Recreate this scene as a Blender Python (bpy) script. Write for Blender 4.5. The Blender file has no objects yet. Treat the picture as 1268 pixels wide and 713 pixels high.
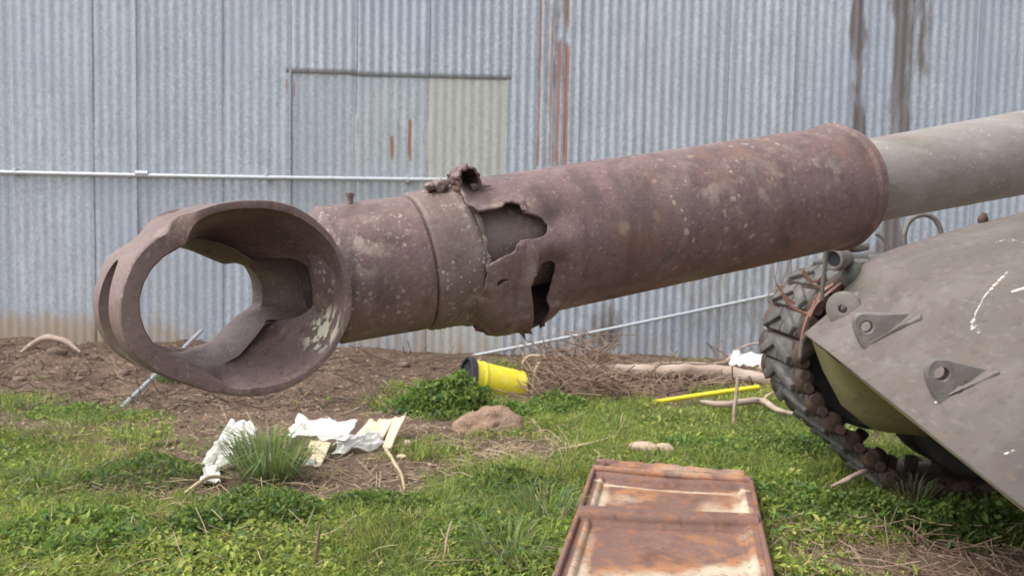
import bpy, bmesh, math, random
import numpy as np
from math import sin, cos, pi, radians, sqrt, atan2
from mathutils import Vector
from mathutils.bvhtree import BVHTree

sc = bpy.context.scene
COL = sc.collection
random.seed(7)
rng = np.random.default_rng(11)

# ------------------------------------------------------------------ camera
F, CX, CY = 1098.0, 634.0, 356.5          # focal length in photo pixels, photo centre
CAM_H, PITCH, ROLL = 1.10, radians(3.8), radians(1.1)
_f = np.array([0, cos(PITCH), -sin(PITCH)])
_u0 = np.array([0, sin(PITCH), cos(PITCH)])
_r0 = np.array([1.0, 0, 0])
_r = cos(ROLL) * _r0 + sin(ROLL) * _u0
_u = cos(ROLL) * _u0 - sin(ROLL) * _r0
CAM = np.array([0, 0, CAM_H])
cd = bpy.data.cameras.new('camera')
cam = bpy.data.objects.new('camera', cd)
COL.objects.link(cam)
from mathutils import Matrix
M = Matrix(((_r[0], _u[0], -_f[0]), (_r[1], _u[1], -_f[1]), (_r[2], _u[2], -_f[2])))
cam.matrix_world = Matrix.Translation(CAM) @ M.to_4x4()
cd.sensor_width = 36.0
cd.lens = F / 1268.0 * 36.0
cd.clip_start = 0.05
cd.clip_end = 400.0
cd.dof.use_dof = True
cd.dof.focus_distance = 1.55
cd.dof.aperture_fstop = cd.lens / 3.4
sc.camera = cam

# ------------------------------------------------------------------ world, sun, exposure
w = bpy.data.worlds.new('World')
sc.world = w
w.use_nodes = True
nt = w.node_tree
sky = nt.nodes.new('ShaderNodeTexSky')
sky.sky_type = 'NISHITA'
sky.sun_disc = False
sky.air_density = 1.0
sky.dust_density = 3.0
hsv = nt.nodes.new('ShaderNodeHueSaturation')
hsv.inputs['Saturation'].default_value = 0.28
bg = nt.nodes['Background']
bg.inputs['Strength'].default_value = 0.15
nt.links.new(sky.outputs[0], hsv.inputs['Color'])
nt.links.new(hsv.outputs[0], bg.inputs['Color'])
sd = bpy.data.lights.new('sun', 'SUN')
sd.energy = 1.1
sd.angle = radians(40)
sd.color = (1.0, 0.97, 0.93)
sun = bpy.data.objects.new('sun', sd)
COL.objects.link(sun)
sdir = Vector((-0.52, -0.14, 0.84)).normalized()       # high on the left, softened by cloud
sky.sun_elevation = math.asin(sdir.z)
sky.sun_rotation = atan2(sdir.x, sdir.y)
sun.rotation_euler = sdir.to_track_quat('Z', 'Y').to_euler()
sc.view_settings.view_transform = 'Standard'
sc.view_settings.look = 'None'
sc.view_settings.exposure = 1.08
sc.view_settings.gamma = 1.0

# ------------------------------------------------------------------ helpers
def ray(px, py):
    return _f + (px - CX) / F * _r - (py - CY) / F * _u

def at(px, py, Y):
    d = ray(px, py)
    return CAM + d * (Y / d[1])

def gr(px, py, z=0.0):
    d = ray(px, py)
    return CAM + d * ((z - CAM_H) / d[2])

def plane_hit(px, py, p, n):
    d = ray(px, py)
    n = np.asarray(n, float)
    return CAM + d * (((np.asarray(p) - CAM) @ n) / (d @ n))

def pr(p):
    v = np.asarray(p, float) - CAM
    dz = v @ _f
    return CX + F * (v @ _r) / dz, CY - F * (v @ _u) / dz

def unit(v):
    v = np.asarray(v, float)
    return v / np.linalg.norm(v)

def sstep(a, b, x):
    t = np.clip((x - a) / (b - a), 0, 1)
    return t * t * (3 - 2 * t)

def _hash(ix, iy, iz, seed):
    h = (ix * 374761393 + iy * 668265263 + iz * 2147483647 + seed * 974634777) & 0xffffffff
    h = ((h ^ (h >> 13)) * 1274126177) & 0xffffffff
    return ((h ^ (h >> 16)) & 0xffff) / 65535.0

def vnoise(x, y, z=0.0, seed=0):
    x, y, z = np.broadcast_arrays(np.asarray(x, float), np.asarray(y, float), np.asarray(z, float))
    ix, iy, iz = (np.floor(v).astype(np.int64) for v in (x, y, z))
    fx, fy, fz = x - ix, y - iy, z - iz
    fx, fy, fz = (v * v * (3 - 2 * v) for v in (fx, fy, fz))
    r = 0
    for a in (0, 1):
        for b in (0, 1):
            for c in (0, 1):
                wgt = (fx if a else 1 - fx) * (fy if b else 1 - fy) * (fz if c else 1 - fz)
                r = r + wgt * _hash(ix + a, iy + b, iz + c, seed)
    return r * 2 - 1

def fbm(x, y, z=0.0, seed=0, oct=4):
    r, a, s = 0, 1.0, 1.0
    for k in range(oct):
        r = r + a * vnoise(np.asarray(x) * s, np.asarray(y) * s, np.asarray(z) * s, seed + k * 17)
        a *= 0.5
        s *= 2.03
    return r / 1.9

def mk(name, V, Fc, mats=None, parent=None, smooth=True, attrs=None, midx=None):
    """one mesh object; Fc is an (n,k) array or a list of index lists"""
    me = bpy.data.meshes.new(name)
    V = np.asarray(V, dtype=np.float32)
    if isinstance(Fc, np.ndarray):
        k = Fc.shape[1]
        me.vertices.add(len(V))
        me.vertices.foreach_set('co', V.ravel())
        me.loops.add(Fc.size)
        me.loops.foreach_set('vertex_index', Fc.astype(np.int32).ravel())
        me.polygons.add(len(Fc))
        me.polygons.foreach_set('loop_start', np.arange(0, Fc.size, k, dtype=np.int32))
        me.polygons.foreach_set('loop_total', np.full(len(Fc), k, dtype=np.int32))
        me.update(calc_edges=True)
    else:
        me.from_pydata([tuple(map(float, v)) for v in V], [], [tuple(map(int, f)) for f in Fc])
    if smooth:
        me.polygons.foreach_set('use_smooth', np.ones(len(me.polygons), dtype=bool))
    for an, (typ, arr) in (attrs or {}).items():
        at_ = me.attributes.new(an, typ, 'POINT')
        key = {'FLOAT': 'value', 'FLOAT_VECTOR': 'vector', 'FLOAT_COLOR': 'color'}[typ]
        at_.data.foreach_set(key, np.asarray(arr, dtype=np.float32).ravel())
    for m in ([mats] if not isinstance(mats, (list, tuple)) else mats):
        if m: me.materials.append(m)
    if midx is not None:
        me.polygons.foreach_set('material_index', np.asarray(midx, dtype=np.int32))
    o = bpy.data.objects.new(name, me)
    COL.objects.link(o)
    if parent: o.parent = parent
    return o

def fix_normals(o):
    bm = bmesh.new(); bm.from_mesh(o.data)
    bmesh.ops.recalc_face_normals(bm, faces=bm.faces)
    if bm.calc_volume(signed=True) < 0: bmesh.ops.reverse_faces(bm, faces=bm.faces)
    bm.to_mesh(o.data); bm.free()
    return o

def sharp(o, deg=40):
    o.data.set_sharp_from_angle(angle=radians(deg))
    return o

def tag(o, label=None, cat=None, group=None, kind=None):
    if label: o['label'] = label
    if cat: o['category'] = cat
    if group: o['group'] = group
    if kind: o['kind'] = kind
    return o

def empty(name, loc, label, cat, group=None):
    # things keep world-space meshes: the Empty marks the base, children are un-offset
    o = bpy.data.objects.new(name, None)
    COL.objects.link(o)
    o.location = [float(v) for v in loc]
    o.empty_display_size = 0.1
    return tag(o, label, cat, group)

def adopt(root, *objs):
    for o in objs:
        o.parent = root
        o.matrix_parent_inverse = Matrix.Translation(-Vector(root.location))
    return objs[0]

def catmull(P, n=8):
    P = np.asarray(P, float)
    Q = np.vstack([2 * P[0] - P[1], P, 2 * P[-1] - P[-2]])
    out = []
    for i in range(1, len(Q) - 2):
        p0, p1, p2, p3 = Q[i - 1:i + 3]
        for t in np.linspace(0, 1, n, endpoint=False):
            out.append(0.5 * ((2 * p1) + (-p0 + p2) * t + (2 * p0 - 5 * p1 + 4 * p2 - p3) * t * t + (-p0 + 3 * p1 - 3 * p2 + p3) * t ** 3))
    out.append(Q[-2])
    return np.array(out)

def tube(P, rad, k=8, cap=True, rough=0.0, seed=0):
    P = np.asarray(P, float)
    n = len(P)
    rad = np.broadcast_to(np.asarray(rad, float), (n,))
    T = np.gradient(P, axis=0)
    T /= np.linalg.norm(T, axis=1)[:, None] + 1e-12
    up = np.array([0, 0, 1.0]) if abs(T[0][2]) < 0.9 else np.array([1.0, 0, 0])
    N = unit(np.cross(T[0], up))
    V = []
    for i in range(n):
        N = unit(N - T[i] * (N @ T[i]))
        B = np.cross(T[i], N)
        for j in range(k):
            a = 2 * pi * j / k
            dv = cos(a) * N + sin(a) * B
            rr = rad[i]
            if rough: rr = rr * (1 + rough * float(vnoise(*(P[i] * 14 + dv * 1.3), seed=seed)))
            V.append(P[i] + rr * dv)
    Fc = [[i * k + j, i * k + (j + 1) % k, (i + 1) * k + (j + 1) % k, (i + 1) * k + j] for i in range(n - 1) for j in range(k)]
    if cap:
        Fc.append(list(range(k))[::-1]); Fc.append([(n - 1) * k + j for j in range(k)])
    return V, Fc

class MB:
    """collects pieces into one mesh"""
    def __init__(s): s.V, s.F, s.M = [], [], []
    def add(s, V, Fc, m=0):
        b = len(s.V)
        s.V += [np.asarray(v, float) for v in V]
        s.F += [[i + b for i in f] for f in Fc]
        s.M += [m] * len(Fc)
        return s
    def tube(s, P, rad, k=8, m=0, **kw):
        return s.add(*tube(P, rad, k, **kw), m)
    def box(s, c, ax, ay, az, hx, hy, hz, m=0, bev=0.0):
        c, ax, ay, az = (np.asarray(v, float) for v in (c, ax, ay, az))
        if not bev:
            V = [c + ax * hx * i + ay * hy * j + az * hz * k for i in (-1, 1) for j in (-1, 1) for k in (-1, 1)]
            return s.add(V, [[0, 1, 3, 2], [4, 6, 7, 5], [0, 4, 5, 1], [2, 3, 7, 6], [0, 2, 6, 4], [1, 5, 7, 3]], m)
        bm = bmesh.new()
        bmesh.ops.create_cube(bm, size=2)
        for v in bm.verts: v.co = Vector((v.co.x * hx, v.co.y * hy, v.co.z * hz))
        bmesh.ops.bevel(bm, geom=list(bm.edges), offset=bev, segments=2, affect='EDGES', profile=0.5)
        V = [c + ax * v.co.x + ay * v.co.y + az * v.co.z for v in bm.verts]
        Fc = [[v.index for v in f.verts] for f in bm.faces]
        bm.free()
        return s.add(V, Fc, m)
    def lathe(s, c, ax, prof, k=24, m=0):
        """prof: list of (distance along ax, radius)"""
        c, ax = np.asarray(c, float), unit(ax)
        up = np.array([0, 0, 1.0]) if abs(ax[2]) < 0.9 else np.array([1.0, 0, 0])
        n1 = unit(np.cross(ax, up)); n2 = np.cross(ax, n1)
        V = [c + ax * d + r * (cos(2 * pi * j / k) * n1 + sin(2 * pi * j / k) * n2) for d, r in prof for j in range(k)]
        Fc = [[i * k + j, i * k + (j + 1) % k, (i + 1) * k + (j + 1) % k, (i + 1) * k + j] for i in range(len(prof) - 1) for j in range(k)]
        return s.add(V, Fc, m)
    def obj(s, name, mats, parent=None, smooth=True, root=None, ang=40):
        o = mk(name, s.V, s.F, mats, parent, smooth, midx=s.M)
        fix_normals(o)
        if smooth: sharp(o, ang)
        if root: adopt(root, o)
        return o

def blob(c, size, seed=0, rough=0.25, sub=2, freq=1.6):
    bm = bmesh.new()
    bmesh.ops.create_icosphere(bm, subdivisions=sub, radius=1)
    V = np.array([v.co[:] for v in bm.verts])
    Fc = [[v.index for v in f.verts] for f in bm.faces]
    bm.free()
    n = fbm(V[:, 0] * freq + seed * 3.1, V[:, 1] * freq, V[:, 2] * freq, seed)
    V = V * (1 + rough * n)[:, None] * np.asarray(size)
    return V + np.asarray(c), Fc

# ------------------------------------------------------------------ materials
class NT:
    def __init__(s, m): s.t = m.node_tree; s.n = s.t.nodes; s.l = s.t.links
    def new(s, typ, **kw):
        nd = s.n.new(typ)
        for k, v in kw.items(): setattr(nd, k, v)
        return nd
    def link(s, a, b): s.l.new(a, b)
    def math(s, op, a, b=None, c=None):
        nd = s.new('ShaderNodeMath', operation=op)
        for i, v in enumerate((a, b, c)):
            if v is None: continue
            if isinstance(v, (int, float)): nd.inputs[i].default_value = v
            else: s.link(v, nd.inputs[i])
        return nd.outputs[0]
    def ramp(s, x, lo, hi):
        nd = s.new('ShaderNodeMapRange', interpolation_type='SMOOTHSTEP')
        s.link(x, nd.inputs[0])
        nd.inputs[1].default_value = lo; nd.inputs[2].default_value = hi
        return nd.outputs[0]
    def mix(s, fac, a, b):
        nd = s.new('ShaderNodeMix', data_type='RGBA')
        if isinstance(fac, (int, float)): nd.inputs[0].default_value = fac
        else: s.link(fac, nd.inputs[0])
        for v, i in ((a, 6), (b, 7)):
            if isinstance(v, (tuple, list)): nd.inputs[i].default_value = (*v[:3], 1)
            else: s.link(v, nd.inputs[i])
        return nd.outputs[2]

def pbr(name, base, layers=(), rough=0.7, metal=0.0, bump=(), spec=0.5, coord='obj', rough_mask=None, trans=0.0, var=0.0):
    """base colour, then layers (colour, [mask specs], strength); bump: list of (scale, stretch, dist)"""
    m = bpy.data.materials.new(name)
    m.use_nodes = True
    T = NT(m)
    bs = m.node_tree.nodes['Principled BSDF']
    if coord == 'obj':
        co = T.new('ShaderNodeNewGeometry').outputs['Position']     # world metres
    elif coord == 'local':
        co = T.new('ShaderNodeTexCoord').outputs['Object']
    else:
        co = T.new('ShaderNodeAttribute', attribute_name=coord).outputs['Vector']
    def vec(stretch):
        if stretch is None: return co
        nd = T.new('ShaderNodeMapping'); nd.inputs['Scale'].default_value = stretch
        T.link(co, nd.inputs['Vector']); return nd.outputs[0]
    def noise(scale, detail=4, stretch=None, rg=0.55):
        nd = T.new('ShaderNodeTexNoise')
        nd.inputs['Scale'].default_value = scale; nd.inputs['Detail'].default_value = detail; nd.inputs['Roughness'].default_value = rg
        T.link(vec(stretch), nd.inputs['Vector'])
        return nd.outputs['Fac']
    def mask(sp):
        k = sp[0]
        if k == 'noise':
            _, scale, lo, hi, *r = sp
            return T.ramp(noise(scale, r[0] if r else 4, r[1] if len(r) > 1 else None), lo, hi)
        if k == 'dots':                       # round specks of uneven size
            _, scale, rad, *r = sp
            nd = T.new('ShaderNodeTexVoronoi'); nd.inputs['Scale'].default_value = scale
            # wobble the coordinates a little so that specks are not discs
            nz = T.new('ShaderNodeTexNoise'); nz.inputs['Scale'].default_value = scale * 1.7; nz.inputs['Detail'].default_value = 2
            v = vec(r[0] if r else None)
            T.link(v, nz.inputs['Vector'])
            ad = T.new('ShaderNodeVectorMath', operation='MULTIPLY_ADD')
            T.link(nz.outputs['Color'], ad.inputs[0]); ad.inputs[1].default_value = (0.6 / scale,) * 3; T.link(v, ad.inputs[2])
            T.link(ad.outputs[0], nd.inputs['Vector'])
            sepc = T.new('ShaderNodeSeparateColor'); T.link(nd.outputs['Color'], sepc.inputs[0])
            rr = T.math('MULTIPLY', T.math('POWER', sepc.outputs[0], 2.5), rad)
            return T.ramp(T.math('SUBTRACT', rr, nd.outputs['Distance']), -0.03, 0.06)
        if k == 'attr':
            _, an, lo, hi = sp
            return T.ramp(T.new('ShaderNodeAttribute', attribute_name=an).outputs['Fac'], lo, hi)
        if k == 'attrn':                      # attribute broken up by noise
            _, an, scale, lo, hi, *r = sp
            a = T.new('ShaderNodeAttribute', attribute_name=an).outputs['Fac']
            n = noise(scale, 5, r[0] if r else None)
            return T.ramp(T.math('ADD', a, T.math('SUBTRACT', n, 0.5)), lo, hi)
        if k == 'ball':
            _, c, r0, r1 = sp
            nd = T.new('ShaderNodeVectorMath', operation='DISTANCE'); T.link(co, nd.inputs[0]); nd.inputs[1].default_value = [float(v) for v in c]
            return T.ramp(T.math('MULTIPLY', nd.outputs['Value'], -1.0), -r1, -r0)
        if k == 'rand':
            _, lo, hi = sp
            return T.ramp(T.new('ShaderNodeObjectInfo').outputs['Random'], lo, hi)
        raise KeyError(k)
    col = base if not isinstance(base, str) else T.new('ShaderNodeAttribute', attribute_name=base).outputs['Color']
    if isinstance(col, tuple):
        rgb = T.new('ShaderNodeRGB'); rgb.outputs[0].default_value = (*col, 1); col = rgb.outputs[0]
    for c, specs, *st in layers:
        f = None
        for sp in specs:
            mm = mask(sp)
            f = mm if f is None else T.math('MULTIPLY', f, mm)
        if st: f = T.math('MULTIPLY', f, st[0])
        col = T.mix(f, col, c)
    T.link(col, bs.inputs['Base Color'])
    bs.inputs['Roughness'].default_value = rough
    bs.inputs['Metallic'].default_value = metal
    bs.inputs['Specular IOR Level'].default_value = spec
    if rough_mask:
        f = mask(rough_mask[0])
        mr = T.new('ShaderNodeMapRange'); T.link(f, mr.inputs[0]); mr.inputs[3].default_value = rough_mask[1]; mr.inputs[4].default_value = rough_mask[2]
        T.link(mr.outputs[0], bs.inputs['Roughness'])
    prev = None
    for scale, stretch, dist in bump:
        b = T.new('ShaderNodeBump'); b.inputs['Strength'].default_value = 1.0; b.inputs['Distance'].default_value = dist
        T.link(noise(scale, 5, stretch), b.inputs['Height'])
        if prev: T.link(prev, b.inputs['Normal'])
        prev = b.outputs[0]
    if prev: T.link(prev, bs.inputs['Normal'])
    if trans:
        tr = T.new('ShaderNodeBsdfTranslucent'); T.link(col, tr.inputs['Color'])
        mx = T.new('ShaderNodeMixShader'); mx.inputs[0].default_value = trans
        T.link(bs.outputs[0], mx.inputs[1]); T.link(tr.outputs[0], mx.inputs[2])
        T.link(mx.outputs[0], m.node_tree.nodes['Material Output'].inputs['Surface'])
    return m

CREAM = (0.52, 0.43, 0.30)
M_ = {}
# galvanised iron: spangle mottling, chalky streaks, rust and splashed dirt where the sheet attributes say so
def zinc(name, base, hi, lo):
    return pbr(name, base, [
        (hi, [('noise', 7, 0.42, 0.72, 5, (1.6, 1.6, 0.35))], 0.55),
        (lo, [('noise', 16, 0.5, 0.75, 4, (2.2, 2.2, 0.12))], 0.5),
        ((0.31, 0.34, 0.39), [('rand', 0.35, 1.0)], 0.40),
        (hi, [('noise', 42, 0.46, 0.66, 4)], 0.6),
        (lo, [('noise', 36, 0.48, 0.68, 4, (1, 1, 0.7))], 0.6),
        ((0.34, 0.38, 0.47), [('noise', 1.6, 0.45, 0.7, 4, (1, 1, .5))], 0.45),
        ((0.43, 0.42, 0.41), [('noise', 2.3, 0.5, 0.72, 5, (1, 1, .4))], 0.3),
        ((0.30, 0.27, 0.24), [('attrn', 'grime', 26, 0.45, 0.95, (1, 1, 0.25))], 0.85),
        ((0.40, 0.31, 0.23), [('attrn', 'dirt', 9, 0.45, 1.0, (1, 1, 0.4))], 0.9),
        ((0.15, 0.115, 0.10), [('attrn', 'stain', 24, 0.40, 1.05, (1, 1, 0.22))], 0.85),
        ((0.31, 0.125, 0.075), [('attrn', 'rust', 30, 0.45, 0.95, (1.5, 1.5, 0.25))], 0.85),
    ], rough=0.55, metal=0.25, bump=[(70, None, 0.0007), (6, (1, 1, 0.3), 0.004)], spec=0.4)
M_['zinc'] = zinc('galvanised_iron', (0.42, 0.45, 0.49), (0.56, 0.59, 0.63), (0.30, 0.325, 0.365))
M_['zinc_pale'] = zinc('weathered_pale_iron', (0.40, 0.43, 0.45), (0.50, 0.53, 0.54), (0.30, 0.32, 0.34))
M_['zinc_cream'] = zinc('cream_weathered_iron', (0.45, 0.45, 0.41), (0.54, 0.54, 0.50), (0.38, 0.37, 0.32))
M_['rod'] = pbr('dull_grey_rod', (0.36, 0.38, 0.41), [((0.22, 0.22, 0.22), [('noise', 14, 0.5, 0.72)], 0.6)], rough=0.6, metal=0.1)
M_['pipe'] = pbr('galvanised_pipe', (0.52, 0.54, 0.56), [((0.34, 0.35, 0.36), [('noise', 20, 0.5, 0.75)], 0.6)], rough=0.45, metal=0.3)

def rusty(name, base, dark, warm, lich=0.0, coord='obj', extra=(), speck=()):
    speck = list(speck)
    L = [
        (dark, [('noise', 9, 0.45, 0.72, 6)], 0.75),
        (warm, [('noise', 14, 0.48, 0.70, 5)], 0.6),
        (dark, [('noise', 70, 0.52, 0.70, 3)], 0.6),
        ((0.27, 0.20, 0.17), [('noise', 4.5, 0.50, 0.72, 6)], 0.45),
        ((0.30, 0.245, 0.215), [('noise', 130, 0.60, 0.72, 2)], 0.6),
    ]
    if lich:
        L += [((0.36, 0.29, 0.20), [('noise', 24, 0.54, 0.72, 6), ('noise', 6, 0.50, 0.66)], 0.6 * lich),
              ((0.44, 0.36, 0.25), [('dots', 75, 0.50), ('noise', 5.5, 0.52, 0.66, 4), ('noise', 60, 0.4, 0.6)], 0.8 * lich),
              ((0.42, 0.37, 0.29), [('dots', 140, 0.50), ('noise', 7, 0.46, 0.62, 4)] + speck, 0.8 * lich)]
    L += list(extra)
    return pbr(name, base, L, rough=0.62, metal=0.0, spec=0.35, bump=[(180, None, 0.0009), (38, None, 0.0018), (9, None, 0.003)],
               rough_mask=(('noise', 12, 0.35, 0.7), 0.42, 0.68))
bandc = lambda x, y: P_on_sleeve(x, y)
def P_on_sleeve(px_, py_):
    # rough spot on the sleeve's near side
    return at(px_, py_, 1.46 + (px_ - 600) * .00075)
M_['rust'] = rusty('rusty_gun_steel', (0.172, 0.108, 0.100), (0.105, 0.066, 0.062), (0.215, 0.135, 0.118), 1.0, speck=[('ball', P_on_sleeve(455, 300), .10, .30)],
    extra=[((0.40, 0.33, 0.26), [('noise', 26, .50, .64, 6, (1, 1, 1)), ('ball', P_on_sleeve(x, y), .01, r_)], .75) for x, y, r_ in ((800, 262, .07), (862, 246, .08), (920, 236, .09), (1005, 216, .09), (735, 290, .06), (470, 270, .07), (450, 300, .08))]
        + [((0.46, 0.39, 0.28), [('dots', 74, .50), ('noise', 16, .42, .60), ('noise', 90, .36, .56), ('ball', P_on_sleeve(452, 280), .05, .19)], .72), ((0.44, 0.37, 0.28), [('dots', 125, .52), ('noise', 11, .40, .58), ('ball', P_on_sleeve(465, 290), .08, .20)], .65),
           ((0.45, 0.38, 0.29), [('dots', 66, .55), ('noise', 14, .40, .58), ('ball', P_on_sleeve(880, 245), .10, .24)], .7), ((0.21, 0.105, 0.07), [('noise', 5, .5, .68, 6), ('noise', 30, .42, .62)], .7), ((0.085, 0.060, 0.055), [('noise', 14, .50, .68, 5, (1.6, 1.6, .16))], .6), ((0.26, 0.205, 0.18), [('noise', 11, .54, .72, 5, (1.8, 1.8, .2))], .5), ((0.055, 0.043, 0.043), [('noise', 3.5, .54, .72, 6), ('noise', 22, .40, .62)], .6)])
M_['rust_inner'] = rusty('grey_scaled_steel', (0.20, 0.142, 0.128), (0.12, 0.088, 0.080), (0.26, 0.185, 0.16), 1.6, extra=[((0.42, 0.37, 0.29), [('dots', 62, .55), ('noise', 9, .42, .58)], .8)])
M_['collar'] = rusty('collar_steel', (0.165, 0.112, 0.098), (0.080, 0.058, 0.052), (0.24, 0.175, 0.15), 1.2, extra=[((0.33, 0.28, 0.23), [('noise', 38, .52, .68, 6), ('noise', 8, .46, .64)], .6)])
M_['bead'] = rusty('crusted_weld', (0.20, 0.155, 0.125), (0.09, 0.066, 0.055), (0.36, 0.29, 0.22), 1.2)
M_['tube'] = pbr('weathered_olive_tube', (0.265, 0.235, 0.21), [
    ((0.19, 0.18, 0.13), [('noise', 7, 0.45, 0.68, 5, (0.5, 2.2, 2.2))], 0.8),
    ((0.37, 0.335, 0.31), [('noise', 9, 0.52, 0.75, 5, (0.35, 2.5, 2.5))], 0.7),
    ((0.20, 0.12, 0.10), [('noise', 5, 0.52, 0.72, 6, (0.5, 2.5, 2.5))], 0.6),
    ((0.16, 0.12, 0.10), [('noise', 30, 0.60, 0.75, 5, (0.4, 1.5, 1.5))], 0.6),
    ((0.55, 0.53, 0.50), [('noise', 120, 0.66, 0.74, 2)], 0.7)], rough=0.5, spec=0.4, bump=[(60, None, 0.0015), (8, None, 0.003)])
M_['dark'] = pbr('lens_and_hole_dark', (0.02, 0.018, 0.018), rough=0.8)  # near black for the lamp lens and the painted hole shade
M_['hull'] = pbr('dusty_olive_cast_steel', (0.128, 0.106, 0.094), [
    ((0.175, 0.150, 0.135), [('noise', 3.2, 0.42, 0.70, 6)], 0.8),
    ((0.115, 0.105, 0.082), [('noise', 5, 0.50, 0.74, 6)], 0.7),
    ((0.17, 0.11, 0.088), [('noise', 8, 0.56, 0.74, 6)], 0.3),
    ((0.095, 0.078, 0.068), [('noise', 24, 0.50, 0.72, 6)], 0.6),
    ((0.20, 0.178, 0.162), [('noise', 40, 0.54, 0.72, 6, (1, .35, 1))], 0.55),
    ((0.20, 0.10, 0.065), [('noise', 10, 0.58, 0.72, 6), ('noise', 50, .4, .6)], 0.35),
    ((0.66, 0.62, 0.55), [('attrn', 'mark', 60, 0.45, 0.7)], 0.95)], rough=0.72, spec=0.3, bump=[(150, None, 0.001), (30, None, 0.005), (5, None, 0.014)])
M_['belly'] = pbr('mossy_olive_steel', (0.155, 0.145, 0.06), [
    ((0.22, 0.20, 0.09), [('noise', 5, 0.40, 0.7, 6)], 0.7), ((0.08, 0.06, 0.04), [('noise', 9, 0.55, 0.75, 5)], 0.7)], rough=0.8, bump=[(50, None, 0.003)])
M_['olive'] = pbr('faded_olive_metal', (0.15, 0.135, 0.118), [((0.22, 0.20, 0.18), [('noise', 18, 0.45, 0.7, 5)], 0.7), ((0.10, 0.07, 0.055), [('noise', 30, 0.58, 0.72, 4)], 0.8)], rough=0.65, bump=[(60, None, 0.002)])
M_['dusk'] = pbr('dark_olive_paint', (0.075, 0.078, 0.062), [((0.13, 0.125, 0.105), [('noise', 20, 0.48, 0.7, 5)], 0.7)], rough=0.6, bump=[(60, None, 0.002)])
M_['link'] = pbr('rusty_track_steel', (0.070, 0.044, 0.035), [((0.12, 0.066, 0.044), [('noise', 14, 0.45, 0.7, 5)], 0.8), ((0.03, 0.022, 0.02), [('noise', 26, 0.52, 0.72, 4)], 0.8)], rough=0.8, bump=[(60, None, 0.003)])
M_['pad'] = pbr('dusty_track_rubber', (0.085, 0.080, 0.075), [((0.165, 0.155, 0.14), [('noise', 10, 0.42, 0.68, 5)], 0.8), ((0.055, 0.052, 0.05), [('noise', 22, 0.54, 0.74, 4)], 0.8)], rough=0.85, bump=[(70, None, 0.003)])
M_['rubber'] = pbr('old_tyre_rubber', (0.05, 0.045, 0.042), [((0.13, 0.095, 0.075), [('noise', 8, 0.5, 0.75, 5)], 0.7)], rough=0.85, bump=[(40, None, 0.003)])
M_['wire'] = pbr('orange_wire', (0.25, 0.125, 0.09), [((0.17, 0.115, 0.095), [('noise', 30, 0.45, 0.7)], 0.7)], rough=0.6)
M_['earth'] = pbr('bare_earth', (0.125, 0.085, 0.062), [
    ((0.21, 0.142, 0.105), [('noise', 2.2, 0.42, 0.68, 6)], 0.8),
    ((0.11, 0.075, 0.055), [('noise', 6, 0.48, 0.70, 6)], 0.8),
    ((0.27, 0.205, 0.155), [('noise', 34, 0.58, 0.74, 4)], 0.6),
    ((0.07, 0.05, 0.04), [('noise', 48, 0.55, 0.72, 4)], 0.6),
    ((0.085, 0.085, 0.035), [('attrn', 'veg', 6, 0.35, 0.85)], 0.85)], rough=0.95, spec=0.15, bump=[(90, None, 0.006), (22, None, 0.02), (6, None, 0.03)])
M_['plant'] = pbr('green_leaf', 'col', rough=0.6, spec=0.25, trans=0.45)
M_['dry'] = pbr('dry_plant', 'col', rough=0.85, spec=0.15)
M_['bark'] = pbr('bare_grey_wood', (0.40, 0.30, 0.235), [((0.55, 0.44, 0.36), [('noise', 9, 0.45, 0.7, 5, (0.4, 2, 2))], 0.7), ((0.22, 0.15, 0.11), [('noise', 16, 0.54, 0.72, 5, (0.4, 2, 2))], 0.7)], rough=0.85, bump=[(50, (0.3, 2, 2), 0.006)])
M_['twig'] = pbr('brown_twig', (0.23, 0.15, 0.105), [((0.36, 0.255, 0.18), [('noise', 5, 0.45, 0.7)], 0.8), ((0.12, 0.075, 0.055), [('noise', 11, 0.52, 0.7)], 0.7)], rough=0.9)
M_['dead'] = pbr('dead_weed', (0.135, 0.092, 0.068), [((0.22, 0.155, 0.115), [('noise', 3, 0.48, 0.7)], 0.8), ((0.07, 0.048, 0.038), [('noise', 9, 0.5, 0.7)], 0.7)], rough=0.9)
M_['straw'] = pbr('dry_stalk', (0.46, 0.36, 0.22), [((0.32, 0.235, 0.14), [('noise', 16, 0.48, 0.7)], 0.8)], rough=0.8)
M_['white'] = pbr('white_plastic', (0.66, 0.64, 0.60), [((0.50, 0.45, 0.37), [('noise', 6, 0.50, 0.74, 5)], 0.7), ((0.42, 0.34, 0.25), [('noise', 16, 0.62, 0.78, 4)], 0.7)], rough=0.5, spec=0.4, bump=[(25, None, 0.004)])
M_['cream'] = pbr('cream_cardboard', (0.66, 0.54, 0.37), [((0.74, 0.66, 0.52), [('noise', 5, 0.45, 0.7, 4)], 0.8), ((0.44, 0.33, 0.21), [('noise', 12, 0.58, 0.75, 4)], 0.6)], rough=0.8, bump=[(30, None, 0.003)])
M_['yellow'] = pbr('yellow_bucket_plastic', (0.74, 0.60, 0.03), [((0.84, 0.74, 0.12), [('noise', 9, 0.45, 0.7)], 0.6), ((0.30, 0.24, 0.07), [('noise', 30, 0.62, 0.74, 4)], 0.6), ((0.16, 0.15, 0.06), [('attrn', 'print', 120, 0.62, 0.78)], 0.85)], rough=0.42)
M_['rodyel'] = pbr('yellow_paint', (0.72, 0.60, 0.02), [((0.48, 0.38, 0.05), [('noise', 22, 0.56, 0.74)], 0.6)], rough=0.5)
M_['black'] = pbr('black_plastic', (0.022, 0.022, 0.03), [((0.07, 0.07, 0.08), [('noise', 14, 0.5, 0.7)], 0.6)], rough=0.5)
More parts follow.
